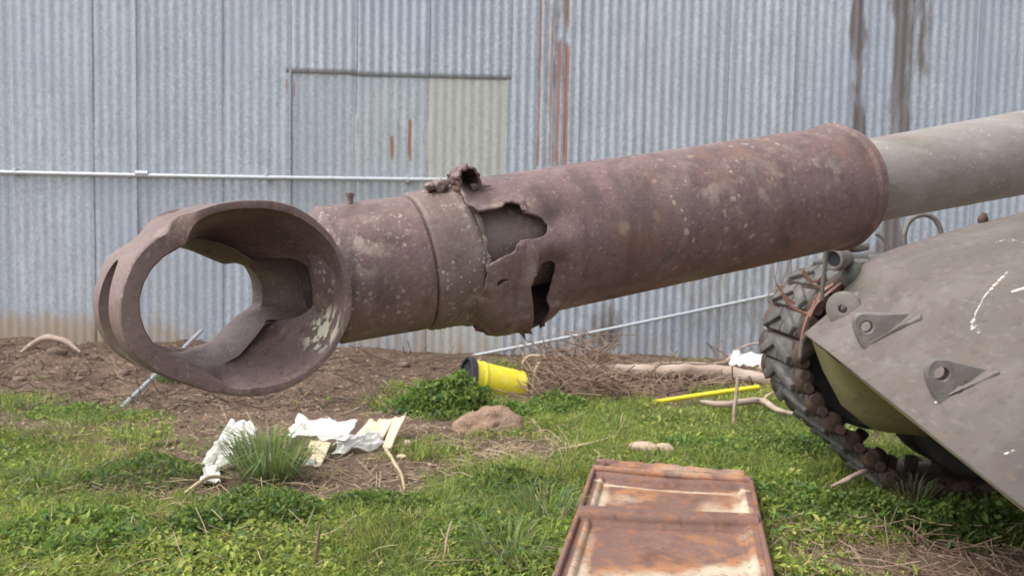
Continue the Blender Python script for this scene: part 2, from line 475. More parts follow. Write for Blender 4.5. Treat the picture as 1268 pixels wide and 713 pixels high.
M_['sheet'] = pbr('rust_eaten_cream_paint', (0.185, 0.105, 0.082), [
    ((0.12, 0.058, 0.042), [('noise', 8, 0.46, 0.72, 6)], 0.8),
    ((0.26, 0.12, 0.065), [('noise', 13, 0.50, 0.72, 5)], 0.7),
    ((0.25, 0.15, 0.13), [('noise', 3, 0.45, 0.72, 5)], 0.6),
    ((0.40, 0.185, 0.085), [('attrn', 'paint', 6, 0.20, 0.46, (1, .6, 1)), ('noise', 13, 0.36, 0.6, 5)], 0.85),
    ((0.44, 0.34, 0.24), [('attrn', 'paint', 7, 0.38, 0.78, (1, .6, 1))], 0.85),
    ((0.55, 0.47, 0.35), [('attrn', 'paint', 11, 0.55, 0.88, (1, .6, 1))], 0.75),
    ((0.30, 0.13, 0.07), [('noise', 26, .56, .66, 6)], .6),
    ((0.10, 0.05, 0.035), [('noise', 46, 0.58, 0.72, 4)], 0.6)], rough=0.68, spec=0.35, bump=[(80, None, 0.0016), (16, None, 0.004)])
M_['stone'] = pbr('sandy_stone', (0.52, 0.38, 0.27), [((0.62, 0.50, 0.38), [('noise', 9, 0.45, 0.7)], 0.8), ((0.33, 0.22, 0.15), [('noise', 20, 0.55, 0.72)], 0.6)], rough=0.85, bump=[(40, None, 0.006)])
M_['clod'] = pbr('earth_clod', (0.19, 0.135, 0.10), [((0.27, 0.20, 0.15), [('noise', 12, 0.45, 0.7, 5)], 0.7), ((0.11, 0.075, 0.055), [('noise', 26, 0.52, 0.72, 5)], 0.7)], rough=0.95, spec=0.1, bump=[(50, None, 0.012), (14, None, 0.02)])
M_['soil'] = pbr('sandy_soil', (0.29, 0.195, 0.14), [((0.38, 0.27, 0.20), [('noise', 12, 0.45, 0.7, 5)], 0.7), ((0.22, 0.135, 0.095), [('noise', 26, 0.52, 0.72, 5)], 0.7)], rough=0.95, spec=0.1, bump=[(50, None, 0.012), (14, None, 0.02)])

# ------------------------------------------------------------------ ground
WALL_Y0, WALL_K = 7.50, 0.045              # the shed wall runs along y = WALL_Y0 + WALL_K * x
VX = np.array([0, 100, 200, 300, 400, 500, 600, 700, 800, 900, 1000, 1100, 1268], float)
VY = np.array([440, 470, 500, 530, 560, 590, 620, 650, 680, 713], float)
VEG = np.array([
    [0, 0, 0, 0, 0, 0, 0, 0, 0, 0, .1, .2, .2],
    [.05, 0, 0, 0, 0, .05, .35, .05, .15, .15, .3, .4, .3],
    [.6, .4, 0, 0, .05, .25, .7, .35, .65, .6, .8, .7, .3],
    [.35, .3, .05, .0, .15, .25, .35, .6, .8, .95, .95, .8, .2],
    [.6, .5, .3, .15, .2, .2, .45, .5, .85, 1, 1, .9, .2],
    [.65, .45, .2, .2, .25, .2, .4, .8, .9, 1, 1, .9, .3],
    [.8, .7, .5, .6, .55, .5, .6, .85, .9, .95, .9, .8, .5],
    [.95, .95, .85, .8, .7, .8, .85, .95, .9, .6, .55, .6, .6],
    [1, .95, .9, .75, .5, .8, .9, .95, .9, .55, .45, .4, .35],
    [1, 1, .95, .85, .55, .85, .95, 1, .9, .5, .4, .4, .35]])

def lookup(px, py, G):
    fx = np.clip(np.interp(px, VX, np.arange(len(VX))), 0, len(VX) - 1.001)
    fy = np.clip(np.interp(py, VY, np.arange(len(VY))), 0, len(VY) - 1.001)
    ix, iy = fx.astype(int), fy.astype(int)
    tx, ty = fx - ix, fy - iy
    return (G[iy, ix] * (1 - tx) + G[iy, ix + 1] * tx) * (1 - ty) + (G[iy + 1, ix] * (1 - tx) + G[iy + 1, ix + 1] * tx) * ty

def prv(P):
    v = P - CAM
    dz = np.maximum(v @ _f, 0.3)
    return CX + F * (v @ _r) / dz, CY - F * (v @ _u) / dz

def hgt(x, y):
    x, y = np.asarray(x, float), np.asarray(y, float)
    h = 0.030 * fbm(x * 0.9, y * 0.9, seed=3) + 0.022 * fbm(x * 3.2, y * 3.2, seed=5, oct=3)
    dw = WALL_Y0 + WALL_K * x - y                    # distance in front of the wall
    bank = sstep(1.7, 0.2, dw) * (dw > -0.3)
    left = sstep(-0.4, -1.6, x)
    h = h + bank * (0.03 + 0.07 * left + 0.06 * left * fbm(x * 2.2, y * 2.2, seed=9))
    h = h + 0.025 * sstep(2.8, 0.4, dw) * sstep(-0.2, -1.2, x) * np.maximum(0, fbm(x * 6, y * 6, seed=12))
    fade = sstep(14, 9, np.hypot(x, y - 4))
    return h * fade

def ground_axis(lo, hi, step, far):
    core = np.arange(lo, hi + 1e-6, step)
    out = [1, 2, 4, 8, 16, 32, far]
    return np.concatenate([lo - np.array(out[::-1], float), core, hi + np.array(out, float)])
gx = ground_axis(-6, 6, 0.035, 90)
gy = ground_axis(1.6, 8.2, 0.035, 90)
X, Y = np.meshgrid(gx, gy)
Z = hgt(X, Y)
V = np.stack([X, Y, Z], -1).reshape(-1, 3)
nx, ny = len(gx), len(gy)
I = np.arange(nx * ny).reshape(ny, nx)
Fq = np.stack([I[:-1, :-1], I[:-1, 1:], I[1:, 1:], I[1:, :-1]], -1).reshape(-1, 4)
gpx, gpy = prv(V)
veg = lookup(gpx, gpy, VEG)
ground = mk('ground', V, Fq, M_['earth'], attrs={'veg': ('FLOAT', veg)})
tag(ground, 'brown earth patched with low grass in front of the iron shed', kind='structure')

def on_ground(px, py, lift=0.0):
    p = gr(px, py, 0.0)
    for _ in range(4):
        p = gr(px, py, float(hgt(p[0], p[1])) + lift)
    return p

# ------------------------------------------------------------------ corrugated wall
wall_dir = unit([1, WALL_K, 0])
wall_n = np.array([wall_dir[1], -wall_dir[0], 0])          # towards the camera
W0 = np.array([0, WALL_Y0, 0])

def on_wall(px, py, off=0.0):
    return plane_hit(px, py, W0 + wall_n * off, wall_n)

def wall_uz(px, py):
    p = on_wall(px, py)
    return (p - W0) @ wall_dir, p[2]

wall = empty('corrugated_wall', W0, 'grey corrugated iron shed wall with patched and rust streaked sheets', 'wall')
# rust runs, brown stains and grime, listed as they lie on the sheets: photo x, width, top y, bottom y
RUST = [(671, 3.5, -40, 215, .9), (684, 3, 16, 215, .85), (693, 4.5, 48, 215, 1), (704, 5, -40, 48, .9), (703, 5.5, 52, 215, 1),
        (355, 3, 96, 128, .7), (364, 3, 96, 130, .8), (397, 2.5, 100, 125, .45), (443, 3, 145, 180, .75), (471, 4, 172, 192, .7), (486, 4.5, 165, 205, .9),
        (497, 3, 168, 186, .55), (508, 4.5, 145, 206, .95), (676, 2, -40, 120, .7), (699, 2.5, 20, 210, .6), (682, 2.5, 80, 200, .6), (530, 4, 100, 140, .3)]
STAIN = [(688, 26, -60, 230, .62), (1061, 15, -60, 240, 1.35), (1052, 12, 120, 420, 1.0), (1114, 24, -60, 260, 1.15), (1105, 30, 150, 345, 1.35), (1140, 18, -60, 110, .85), (985, 50, 300, 440, .95),
         (752, 38, 360, 446, .95), (718, 18, 380, 446, .8), (527, 7, 395, 444, .9), (497, 4, 395, 444, .8), (119, 2.5, 390, 440, .9)]
BOUND = [-600, -510, -420, -335, -250, -165, -75, 18, 112, 166, 272, 356, 437, 526, 627, 712, 792, 894, 975, 1052, 1118, 1200, 1290, 1380, 1470, 1560, 1650, 1740, 1830, 1920]

def wall_sheet(u0, u1, z0, z1, off, mat, idx, amp=0.0066):
    pitch = 0.076
    nu = max(6, int((u1 - u0) / pitch * 9))
    nz = max(4, int((z1 - z0) / 0.045))
    u = np.linspace(u0, u1, nu); z = np.linspace(z0, z1, nz)
    U, Zz = np.meshgrid(u, z)
    ph = idx * 1.7
    lean = 0.003 * (U - u0) / (u1 - u0)
    wav = amp * (1 + 0.15 * vnoise(U * 3, Zz * 0.7, seed=idx)) * np.cos(2 * pi * U / pitch)
    dent = 0.006 * fbm(U * 1.3 + idx * 5, Zz * 1.1, seed=idx + 40, oct=3)
    D = off + wav + lean + dent
    P = W0 + U[..., None] * wall_dir + D[..., None] * wall_n
    P[..., 2] = Zz
    P = P.reshape(-1, 3)
    px, py = prv(P)
    jig = 1.4 * vnoise(P[:, 2] * 2.2, px * 0.02, seed=5)
    rust = np.zeros(len(P)); stain = np.zeros(len(P))
    for (x, wd, y0, y1, s) in RUST:
        # runs stay vertical on the wall: locate them in wall metres
        ua, za = wall_uz(x, y0); _, zb = wall_uz(x, y1)
        du = np.abs(U.ravel() - ua + 0.002 * jig); k = wd / F * WALL_Y0
        rust = np.maximum(rust, s * sstep(k * 0.95, k * 0.25, du) * sstep(zb - .05, zb + .10, P[:, 2]) * sstep(za + .03, za - .04, P[:, 2]))
    for (x, wd, y0, y1, s) in STAIN:
        ua, za = wall_uz(x, (max(y0, 0) + y1) / 2)
        zt = wall_uz(x, y0)[1]; zb = wall_uz(x, y1)[1]
        du = np.abs(U.ravel() - ua + 0.012 * jig + .03 * fbm(P[:, 2] * 3 + x, P[:, 2] * 0, seed=15)); k = wd / F * WALL_Y0 * (1 + .5 * vnoise(P[:, 2] * 2.5, x, seed=16))
        s = s * np.clip(.85 + .5 * fbm(P[:, 0] * 6, P[:, 2] * 2.0, seed=17), .2, 1.2)
        stain = np.maximum(stain, s * sstep(k * 1.25, k * 0.15, du) * sstep(zb - .1, zb + .2, P[:, 2]) * sstep(zt + .15, zt - .35, P[:, 2]))
    low = sstep(0.62, 0.10, P[:, 2] + 0.05 * fbm(px * 0.012, P[:, 2] * 2, seed=77))
    dirt = low * (0.55 + 0.55 * sstep(330, 60, px) + 0.12 * sstep(380, 460, px) * sstep(640, 580, px))
    grime = 0.36 * sstep(1.75, 1.2, P[:, 2]) + 0.25 * fbm(px * 0.008, P[:, 2], seed=31) + 0.25 * sstep(700, 900, px) * sstep(1.2, .8, P[:, 2])
    Ii = np.arange(nu * nz).reshape(nz, nu)
    Fq = np.stack([Ii[:-1, :-1], Ii[:-1, 1:], Ii[1:, 1:], Ii[1:, :-1]], -1).reshape(-1, 4)
    o = mk('wall_sheet', P, Fq, mat, attrs={'rust': ('FLOAT', rust), 'stain': ('FLOAT', stain), 'dirt': ('FLOAT', dirt), 'grime': ('FLOAT', grime)})
    so = o.modifiers.new('gauge', 'SOLIDIFY'); so.thickness = 0.0016; so.offset = -1
    adopt(wall, o)
    return o

ztop = 4.3
for i in range(len(BOUND) - 1):
    ua = wall_uz(BOUND[i], 200)[0]; ub = wall_uz(BOUND[i + 1], 200)[0]
    px = BOUND[i]
    zs = wall_uz(480, 95)[1]
    mat = M_['zinc']
    if 356 <= px < 627:                      # here an upper row of sheets laps over a lower, older row
        wall_sheet(ua - 0.015, ub + 0.03, zs - 0.0 + (0.012 if px < 430 else 0), ztop, 0.0025, mat, i, .005)
        wall_sheet(ua - 0.01, ub + 0.025, -0.1, zs + 0.1, -0.0075 + 0.001 * (i % 2), M_['zinc_cream'] if px == 526 else M_['zinc_pale'], i + 50, amp=0.0024)
    else:
        amp = 0.0022 if px < 112 else (0.0030 if px < 300 else 0.0050)
        wall_sheet(ua - 0.01, ub + 0.03, -0.1, ztop, (0.006 if px in (18, 356) else 0.0011 * (i % 3)), mat if px > 130 else M_['zinc'], i, amp)
# timber rail the sheets are nailed to, behind them
mb = MB()
for zz in (0.5, 1.9, 3.2):
    mb.box(W0 - wall_n * 0.07 + np.array([0, 0, zz]), wall_dir, wall_n, [0, 0, 1], 8.0, 0.04, 0.05)
mb.obj('timber_rail', M_['bark'], root=wall, smooth=False)

# ------------------------------------------------------------------ pipes on and against the wall
def straight(p, q, n=12, sag=0.0):
    t = np.linspace(0, 1, n)[:, None]
    P = np.asarray(p) * (1 - t) + np.asarray(q) * t
    P[:, 2] -= sag * np.sin(pi * t[:, 0])
    return P
r = empty('wall_pipe', on_wall(200, 216, .05), 'pale galvanised pipe fixed level along the shed wall', 'pipe')
pa, pb = on_wall(-200, 208.5, .045), on_wall(566, 223, .045)
MB().tube(straight(pa, pb, 30, .012), 0.0185, 12).obj('pipe_run', M_['pipe'], root=r)
pc = on_wall(176, 215, .045)
MB().tube(straight(pc - wall_dir * .05, pc + wall_dir * .05, 4), 0.0235, 12).obj('coupling', M_['pipe'], root=r)
for x in (20, 330, 505):
    p = on_wall(x, 212 + x * .02, .03)
    MB().box(p, wall_dir, wall_n, [0, 0, 1], .012, .03, .026, bev=.003).obj('pipe_clip', M_['pipe'], root=r)
pa, pb = on_wall(545, 448, .10), on_wall(975, 361, .05)
o = MB().tube(straight(pa, pb, 14, .01), 0.0135, 10).obj('leaning_pipe', M_['pipe'])
tag(o, 'long thin grey pipe slanting across the wall under the gun barrel', 'pipe')
pa = on_ground(150, 505); pb = at(250, 409, 6.9)
o = MB().tube(straight(pa, pb, 8), 0.014, 14).obj('steel_rod', M_['rod'])
tag(o, 'short pale rod stuck slanting in the dirt, seen through the muzzle', 'rod')

# ------------------------------------------------------------------ tank: gun axis
P0 = at(800, 275, 1.71)
DIR = unit(ray(3100, -148))                 # along the barrel, from muzzle to breech
T0 = unit([DIR[1], -DIR[0], 0])             # level, across the barrel, towards the camera
UPW = np.cross(T0, DIR); UPW = UPW if UPW[2] > 0 else -UPW

def s_of(px):
    lo, hi = -3.0, 6.0
    for _ in range(50):
        m = (lo + hi) / 2
        if pr(P0 + m * DIR)[0] < px: lo = m
        else: hi = m
    return lo
BH = unit([1, .035, 0])                      # hull heading (towards the rear); the gun is swung towards the camera
QH = np.array([-BH[1], BH[0], 0])           # across the hull, away from the camera
HC = np.array([1.2, 2.35, 0])               # a point on the hull's middle plane
tank = empty('battle_tank', [P0[0] + 2.6, P0[1] + 1.2, 0], 'derelict olive and rust coloured tank with burst gun barrel and bare tracks', 'tank')

def lathe_np(prof, k=160, rough=0.0008, seed=1):
    """prof: (s, radius); returns arrays for a surface of revolution about the gun axis"""
    s = np.array([p[0] for p in prof]); rr = np.array([p[1] for p in prof])
    th = np.linspace(0, 2 * pi, k, endpoint=False)
    S, TH = np.meshgrid(s, th, indexing='ij')
    R = np.repeat(rr[:, None], k, 1)
    c = P0 + S[..., None] * DIR + (.030 * np.maximum(0, s_of(590) - S))[..., None] * UPW      # the burst left the muzzle part bent up a little
    dr = np.cos(TH)[..., None] * T0 + np.sin(TH)[..., None] * UPW
    n = fbm(S * 22, np.cos(TH) * 3, np.sin(TH) * 3, seed)
    Pp = c + (R + rough * n * (R > 0.02))[..., None] * dr
    I = np.arange(len(s) * k).reshape(len(s), k)
    J = np.roll(I, -1, axis=1)
    Fq = np.stack([I[:-1], J[:-1], J[1:], I[1:]], -1).reshape(-1, 4)
    return Pp.reshape(-1, 3), Fq

def dense(prof, step=0.012):
    out = [prof[0]]
    for a, b in zip(prof[:-1], prof[1:]):
        n = max(1, int(abs(b[0] - a[0]) / step))
        for i in range(1, n + 1): out.append((a[0] + (b[0] - a[0]) * i / n, a[1] + (b[1] - a[1]) * i / n))
    return out

# neck of the muzzle brake, with the joint groove behind it
sN0, sJ, sC = s_of(378), s_of(513), s_of(574)
sN1 = s_of(408)
V, Fq = lathe_np(dense([(sN1 + .12, .0001), (sN1 + .12, .050), (sN0, .050), (sN0, .078), (sN1, .1142), (sJ - .004, .1150), (sJ - .002, .1115), (sJ, .1115), (sJ, 0.0)]))
adopt(tank, sharp(fix_normals(mk('brake_neck', V, Fq, M_['rust'])), 30))
prof = [(sJ + .001, 0.0), (sJ + .001, .1125), (sJ + .003, .1165)]
for i in range(1, 15):
    s = sJ + .003 + i * (sC - sJ - .01) / 15
    prof.append((s, .1180 + .002 * i / 15 + .0016 * (i % 2) * (i < 8) + .004 * math.exp(-((i - 13) / 1.6) ** 2) + .0006 * math.sin(i * 5.1)))
prof += [(sC - .003, .1165), (sC, .1080), (sC + .004, .088)]
V, Fq = lathe_np(dense(prof, .004), rough=0.0022, seed=4)
# ragged weld beads round the back edge
adopt(tank, sharp(fix_normals(mk('collar', V, Fq, M_['collar'])), 50))
bead = []
th_b = np.linspace(0, 2 * pi, 181)
for a in th_b:
    rr_ = .1135 + .003 * float(vnoise(a * 6, 1, seed=41))
    ds = .004 * float(vnoise(a * 9, 3, seed=42)) + .003 * float(vnoise(a * 2.2, 5, seed=43))
    bead.append(P0 + (sC - .002 + ds) * DIR + UPW * .030 * (s_of(590) - sC) + rr_ * (cos(a) * T0 + sin(a) * UPW))
MB().tube(bead, [.0065 + .003 * float(vnoise(a * 12, 7, seed=44)) for a in th_b], 8, rough=.7, seed=3).obj('weld_bead', M_['bead'], root=tank, ang=80)
# inner gun tube seen through the tear
V, Fq = lathe_np(dense([(sC - .05, .094), (s_of(700), .091), (s_of(1000), .086)], .02), rough=0.0015, seed=8)
V = V + UPW * .016 + T0 * .004
adopt(tank, mk('inner_tube', V, Fq, M_['rust_inner']))
# rear tube out to the mantlet
V, Fq = lathe_np(dense([(s_of(1010), 0.0), (s_of(1010), .091), (s_of(1100), .092), (s_of(1268), .100), (2.3, .112), (2.3, .0)], .03), rough=0.0008, seed=9)
adopt(tank, sharp(fix_normals(mk('gun_tube', V, Fq, M_['tube'])), 40))

# bore evacuator: a sheet steel sleeve burst open at its muzzle end
T1 = np.array([(548, 205), (558, 216), (562, 224), (567, 236), (573, 250), (578, 259), (586, 262), (592, 266), (600, 265), (610, 264), (618, 261), (624, 256), (633, 254.5), (641, 258),
               (646, 264), (657, 264), (668, 266), (676, 270), (681, 277), (680, 285), (676, 291), (669, 294), (658, 296), (646, 297), (640, 301), (638, 309), (633, 314), (624, 317), (613, 323), (604, 328),
               (602, 326), (601, 331), (603, 338), (602, 352), (599, 366), (594, 372), (593, 392), (589, 412), (575, 470), (470, 470), (470, 200)], float)
T2 = np.array([(656, 352), (660, 343), (667, 336), (676, 328), (686, 325), (692, 329), (692, 340), (688, 354), (681, 367), (674, 379), (666, 391), (660, 402), (655, 412), (648, 412), (649, 404), (652, 392), (655, 380), (656, 368)], float)
T3 = np.array([(616, 351), (620, 347), (627, 346), (631, 347), (624, 350), (619, 354), (617, 357)], float)

def in_poly(x, y, poly):
    ins = np.zeros(x.shape, bool)
    n = len(poly)
    for i in range(n):
        x0, y0 = poly[i]; x1, y1 = poly[(i + 1) % n]
        c = ((y0 > y) != (y1 > y)) & (x < (x1 - x0) * (y - y0) / (y1 - y0 + 1e-12) + x0)
        ins ^= c
    return ins

def near_poly(x, y, poly):
    best = np.full(x.shape, 1e9); bx = x.copy(); by = y.copy()
    n = len(poly)
    for i in range(n):
        a = poly[i]; b = poly[(i + 1) % n]; d = b - a
        t = np.clip(((x - a[0]) * d[0] + (y - a[1]) * d[1]) / (d @ d + 1e-12), 0, 1)
        qx, qy = a[0] + t * d[0], a[1] + t * d[1]
        dd = np.hypot(x - qx, y - qy)
        m = dd < best
        best = np.where(m, dd, best); bx = np.where(m, qx, bx); by = np.where(m, qy, by)
    return best, bx, by

def rough_poly(poly, seed, amp=0.9):
    out = []
    n = len(poly)
    for i in range(n):
        a, b = poly[i], poly[(i + 1) % n]
        k = max(1, int(np.hypot(*(b - a)) / 2.0))
        for j in range(k): out.append(a + (b - a) * j / k)
    out = np.array(out)
    f_ = lambda k_, sd_: fbm(out[:, 0] * k_, out[:, 1] * k_, seed=sd_, oct=3)
    return out + amp * 1.5 * np.stack([f_(.22, seed), f_(.22, seed + 1)], -1) + amp * .5 * np.stack([f_(.9, seed + 2), f_(.9, seed + 3)], -1)
T1, T2, T3 = rough_poly(T1, 3), rough_poly(T2, 6, .5), rough_poly(T3, 9, .4)
sA, sB, sE = s_of(528), s_of(690), s_of(1046)
s_list = np.concatenate([np.linspace(sA, sB, 150, endpoint=False), np.linspace(sB, sE - .06, 50, endpoint=False), np.linspace(sE - .06, sE, 36)])
k = 340
th = np.linspace(0, 2 * pi, k, endpoint=False)
S, TH = np.meshgrid(s_list, th, indexing='ij')
drv = np.cos(TH)[..., None] * T0 + np.sin(TH)[..., None] * UPW
def evac_r(S):
    r_ = np.full(S.shape, .130)
    e = sE - S
    r_ = r_ + .0065 * np.exp(-((e - .034) / .0055) ** 4) - .0045 * sstep(.030, .026, e)
    r_ = np.where(e < .008, r_ - .016 * (1 - np.sqrt(np.clip(1 - ((.008 - e) / .00805) ** 2, 0, 1))), r_)
    return r_
R = evac_r(S)
base = P0 + S[..., None] * DIR
Pp = base + R[..., None] * drv
qx, qy = prv(Pp.reshape(-1, 3)); qx = qx.reshape(S.shape); qy = qy.reshape(S.shape)
facing = ((CAM - Pp) * drv).sum(-1) > 0
# faces inside the tears go; rim vertices are then drawn onto the tear lines (in the sleeve's own s / angle coordinates)
I = np.arange(S.size).reshape(S.shape)
J = np.roll(I, -1, axis=1)
Fq0 = np.stack([I[:-1], J[:-1], J[1:], I[1:]], -1).reshape(-1, 4)
cx0 = np.stack([qx.ravel(), qy.ravel()], -1)[Fq0].mean(1)
ff = facing.ravel()[Fq0].any(1)
cut0 = np.zeros(len(Fq0), bool)
for poly in (T1, T2, T3): cut0 |= in_poly(cx0[:, 0], cx0[:, 1], poly) & ff
rimv = np.intersect1d(np.unique(Fq0[cut0]), np.unique(Fq0[~cut0]))
dall = [near_poly(qx.ravel()[rimv], qy.ravel()[rimv], poly) for poly in (T1, T2, T3)]
pick = np.argmin(np.stack([d_[0] for d_ in dall]), 0)
Sf, Tf = S.ravel(), TH.ravel()
for n_, v_ in enumerate(rimv):
    dst, bx, by = (q_[n_] for q_ in dall[pick[n_]])
    if dst > 2.6: continue
    dd = ray(bx, by)
    o_ = CAM - P0
    dp = dd - DIR * (dd @ DIR); op = o_ - DIR * (o_ @ DIR)
    A = dp @ dp; B = 2 * dp @ op; Cc = op @ op - .130 ** 2
    disc = B * B - 4 * A * Cc
    if disc <= 0: continue
    t = (-B - sqrt(disc)) / (2 * A)
    h = CAM + dd * t - P0
    Sf[v_] = h @ DIR
    hh = h - DIR * Sf[v_]
    Tf[v_] = atan2(hh @ UPW, hh @ T0)
S = Sf.reshape(S.shape); TH = Tf.reshape(TH.shape)
drv = np.cos(TH)[..., None] * T0 + np.sin(TH)[..., None] * UPW
base = P0 + S[..., None] * DIR
Pp = base + R[..., None] * drv
qx, qy = prv(Pp.reshape(-1, 3)); qx = qx.reshape(S.shape); qy = qy.reshape(S.shape)
d1 = near_poly(qx, qy, T1)[0]; d2 = near_poly(qx, qy, T2)[0]
fc = facing.astype(float)
# curled lips: upper flap lifts, tear's closed end sinks in, lower tongue bulges out, second hole's upper side is pressed in
up_flap = np.exp(-(d1 / 9) ** 2) * (qy < 268) * (qx < 650)
sink = np.exp(-(((qx - 690) / 24) ** 2 + ((qy - 268) / 20) ** 2))
tongue = np.exp(-(d1 / 14) ** 2) * sstep(296, 304, qy) * sstep(352, 338, qy) * (qx < 650)
hug = np.exp(-(d1 / 11) ** 2) * sstep(356, 372, qy) * (qx < 640)
R = R + fc * (0.012 * up_flap - 0.013 * sink + 0.004 * tongue - .0085 * hug)
R = R + fc * (-0.012 * np.exp(-(d2 / 12) ** 2) * (qx > 668) * (qy < 372) + 0.006 * np.exp(-(d2 / 8) ** 2) * (qx < 664))
low = sstep(-0.45, -0.9, np.sin(TH)) * sstep(s_of(672), s_of(640), S) * sstep(s_of(560), s_of(598), S)
R = R + .021 * low + .004 * low * fbm(S * 40, TH * 8, seed=2)
R = R + .0008 * fbm(S * 24, np.cos(TH) * 3, np.sin(TH) * 3, seed=21)
Pp = base + R[..., None] * drv
Pf = Pp.reshape(-1, 3)
Fq = Fq0
cxy = cx0
cut = cut0
smid = S.ravel()[Fq].mean(1); thm = np.repeat(th[None, :], len(s_list) - 1, 0).ravel()
edge_back = s_of(592) + .014 * vnoise(thm * 5, 0, seed=6) + .006 * vnoise(thm * 21, 0, seed=8)
# underneath, the sleeve hangs in a ragged lip and the second hole carries round to the far side
xb = cxy[:, 0]
hang = np.sin(thm) < -0.70
cut |= hang & (smid > s_of(649)) & (smid < s_of(653) + .012 * np.sin(thm * 9)) & (np.sin(thm) < -.9)
keep = np.where(ff, ~cut, smid > edge_back) & ~(hang & cut)
Fq = Fq[keep]
used = np.unique(Fq)
remap = -np.ones(len(Pf), int); remap[used] = np.arange(len(used))
o = mk('bore_evacuator', Pf[used], remap[Fq], M_['rust'])
fix_normals(o)
so = o.modifiers.new('plate', 'SOLIDIFY'); so.thickness = 0.0045; so.offset = -1
adopt(tank, o)
evac = o
# rear end ring of the sleeve
V, Fq = lathe_np(dense([(sE - .004, .06), (sE - .004, .112), (sE + .002, .111), (sE + .006, .104), (sE + .006, .06)], .004), seed=15)
o = sharp(mk('end_ring', V, Fq, M_['rust']), 40); o.parent = evac; o.matrix_parent_inverse = Matrix.Translation(-Vector(tank.location)); o.matrix_parent_inverse.identity()

# torn, folded lump standing up over the burst
def bary(px, py, dq=0.0):
    """point on the vertical plane through the gun axis, dq metres towards the camera"""
    return plane_hit(px, py, P0 + T0 * dq, T0)
mb = MB()
ribbon = [(572, 252, .05), (566, 240, .05), (560, 229, .05), (558, 218, .05), (562, 210.5, .05), (570, 206.5, .05), (580, 208, .05), (587, 214.5, .05), (590, 223, .05), (588, 231, .05), (580, 237, .05)]
path = catmull([bary(a, b, c) for a, b, c in ribbon], 6)
mid_ = path.mean(0)
wd = np.interp(np.linspace(0, 1, len(path)), [0, .15, .3, .7, .9, 1], [.02, .026, .034, .032, .026, .014])
V = []
for i, p in enumerate(path):
    for j in range(9):
        q = (j / 8 - .5) * 2
        inw = (mid_ - p) * (.30 * max(0, -q) ** 2 + .10 * max(0, q) ** 2)
        V.append(p + T0 * (q * wd[i]) + inw + UPW * .004 * float(vnoise(i * .45, j * .6, seed=4)) + DIR * .004 * float(vnoise(i * .35, j * .5, seed=8)))
n = len(path)
Fc = [[i * 9 + j, i * 9 + j + 1, (i + 1) * 9 + j + 1, (i + 1) * 9 + j] for i in range(n - 1) for j in range(8)]
V.append(mid_ - T0 * .03); Fc += [[i * 9, (i + 1) * 9, len(V) - 1] for i in range(n - 1)]
o = mk('torn_flap', V, Fc, M_['rust'])
so = o.modifiers.new('plate', 'SOLIDIFY'); so.thickness = 0.004
o.parent = evac
path = catmull([bary(a, b, .07) for a, b in ((583, 232), (590, 229.5), (598, 230.5), (608, 230))], 4)
MB().tube(path, np.linspace(.006, .0012, len(path)), 6, rough=.5).obj('torn_sliver', M_['rust']).parent = evac
for pts_ in (((640, 404), (646, 411), (650, 419)), ((604, 404), (607, 411), (612, 415)), ((655, 396), (654, 405), (649, 411))):
    path = catmull([bary(a, b, .045) for a, b in pts_], 4)
    MB().tube(path, np.linspace(.008, .0015, len(path)), 6, rough=.6, seed=int(pts_[0][0])).obj('torn_sliver', M_['rust']).parent = evac
# lugs and bolts on collar and neck
mb = MB()
for (a, b, sx, sz) in ((533, 231, .010, .008), (545, 230, .013, .013)):
    mb.add(*blob(bary(a, b, .03), (sx, .018, sz), seed=int(a), rough=.35, sub=3))
mb.obj('clamp_lug', M_['collar'], root=tank, ang=60)
MB().tube([bary(433.5, 251, .02), bary(433.5, 239, .02)], .0052, 10).tube([bary(433.5, 243, .02), bary(433.5, 239, .02)], .0078, 6).obj('bolt', M_['rust'], root=tank)
MB().tube([bary(541, 380, .0), bary(541, 401, .0)], .0085, 8).obj('bolt', M_['rust'], root=tank)

# ------------------------------------------------------------------ muzzle brake: a cross tube open at both sides
OM = P0 + s_of(290) * DIR
yaw = radians(7.5)
TM = unit(np.array([T0[0] * cos(yaw) - T0[1] * sin(yaw), T0[0] * sin(yaw) + T0[1] * cos(yaw), 0]))
AM = -unit(DIR - TM * (DIR @ TM))           # towards the muzzle
WM = np.cross(TM, AM); WM = WM if WM[2] > 0 else -WM
LA = [(437, 370), (434, 340), (425, 315), (410, 290), (390, 270), (365, 255), (335, 248), (300, 247.5), (270, 252), (249, 259), (232, 264), (221, 267.5), (213, 273), (210, 286),
      (193, 294), (178, 307), (165.6, 323), (154, 348.6), (148, 376), (148, 397), (153, 420), (163, 436), (182, 453), (206, 467), (233, 477), (257, 485), (277, 488), (296, 491), (320, 491), (355, 483), (390, 463), (414, 436), (434, 397)]
LB = [(427, 352), (421.5, 330), (412.5, 307), (394.6, 287), (372, 271), (350, 262.4), (320, 258), (289, 259), (262, 265), (246, 273), (236, 284), (232, 301), (219, 308.7), (203, 318), (188, 333), (178, 351), (172.6, 371), (174, 391), (180, 409), (190.6, 426), (203.4, 434),
      (222, 443), (248, 455), (270, 468), (285, 480), (299, 481), (333, 477), (361, 468.6), (382, 456), (405.7, 434.5), (420.6, 407), (427, 381)]
LC = [(363, 361), (359, 345), (350, 334), (334, 326), (316, 325), (291, 308), (270, 300), (245, 296), (218, 300), (190, 318), (172, 345), (164, 371), (166, 395), (178, 420), (196, 437), (222, 447), (248, 453.7), (272, 452), (295, 441), (318, 415), (327, 401), (350, 390), (363, 378)]
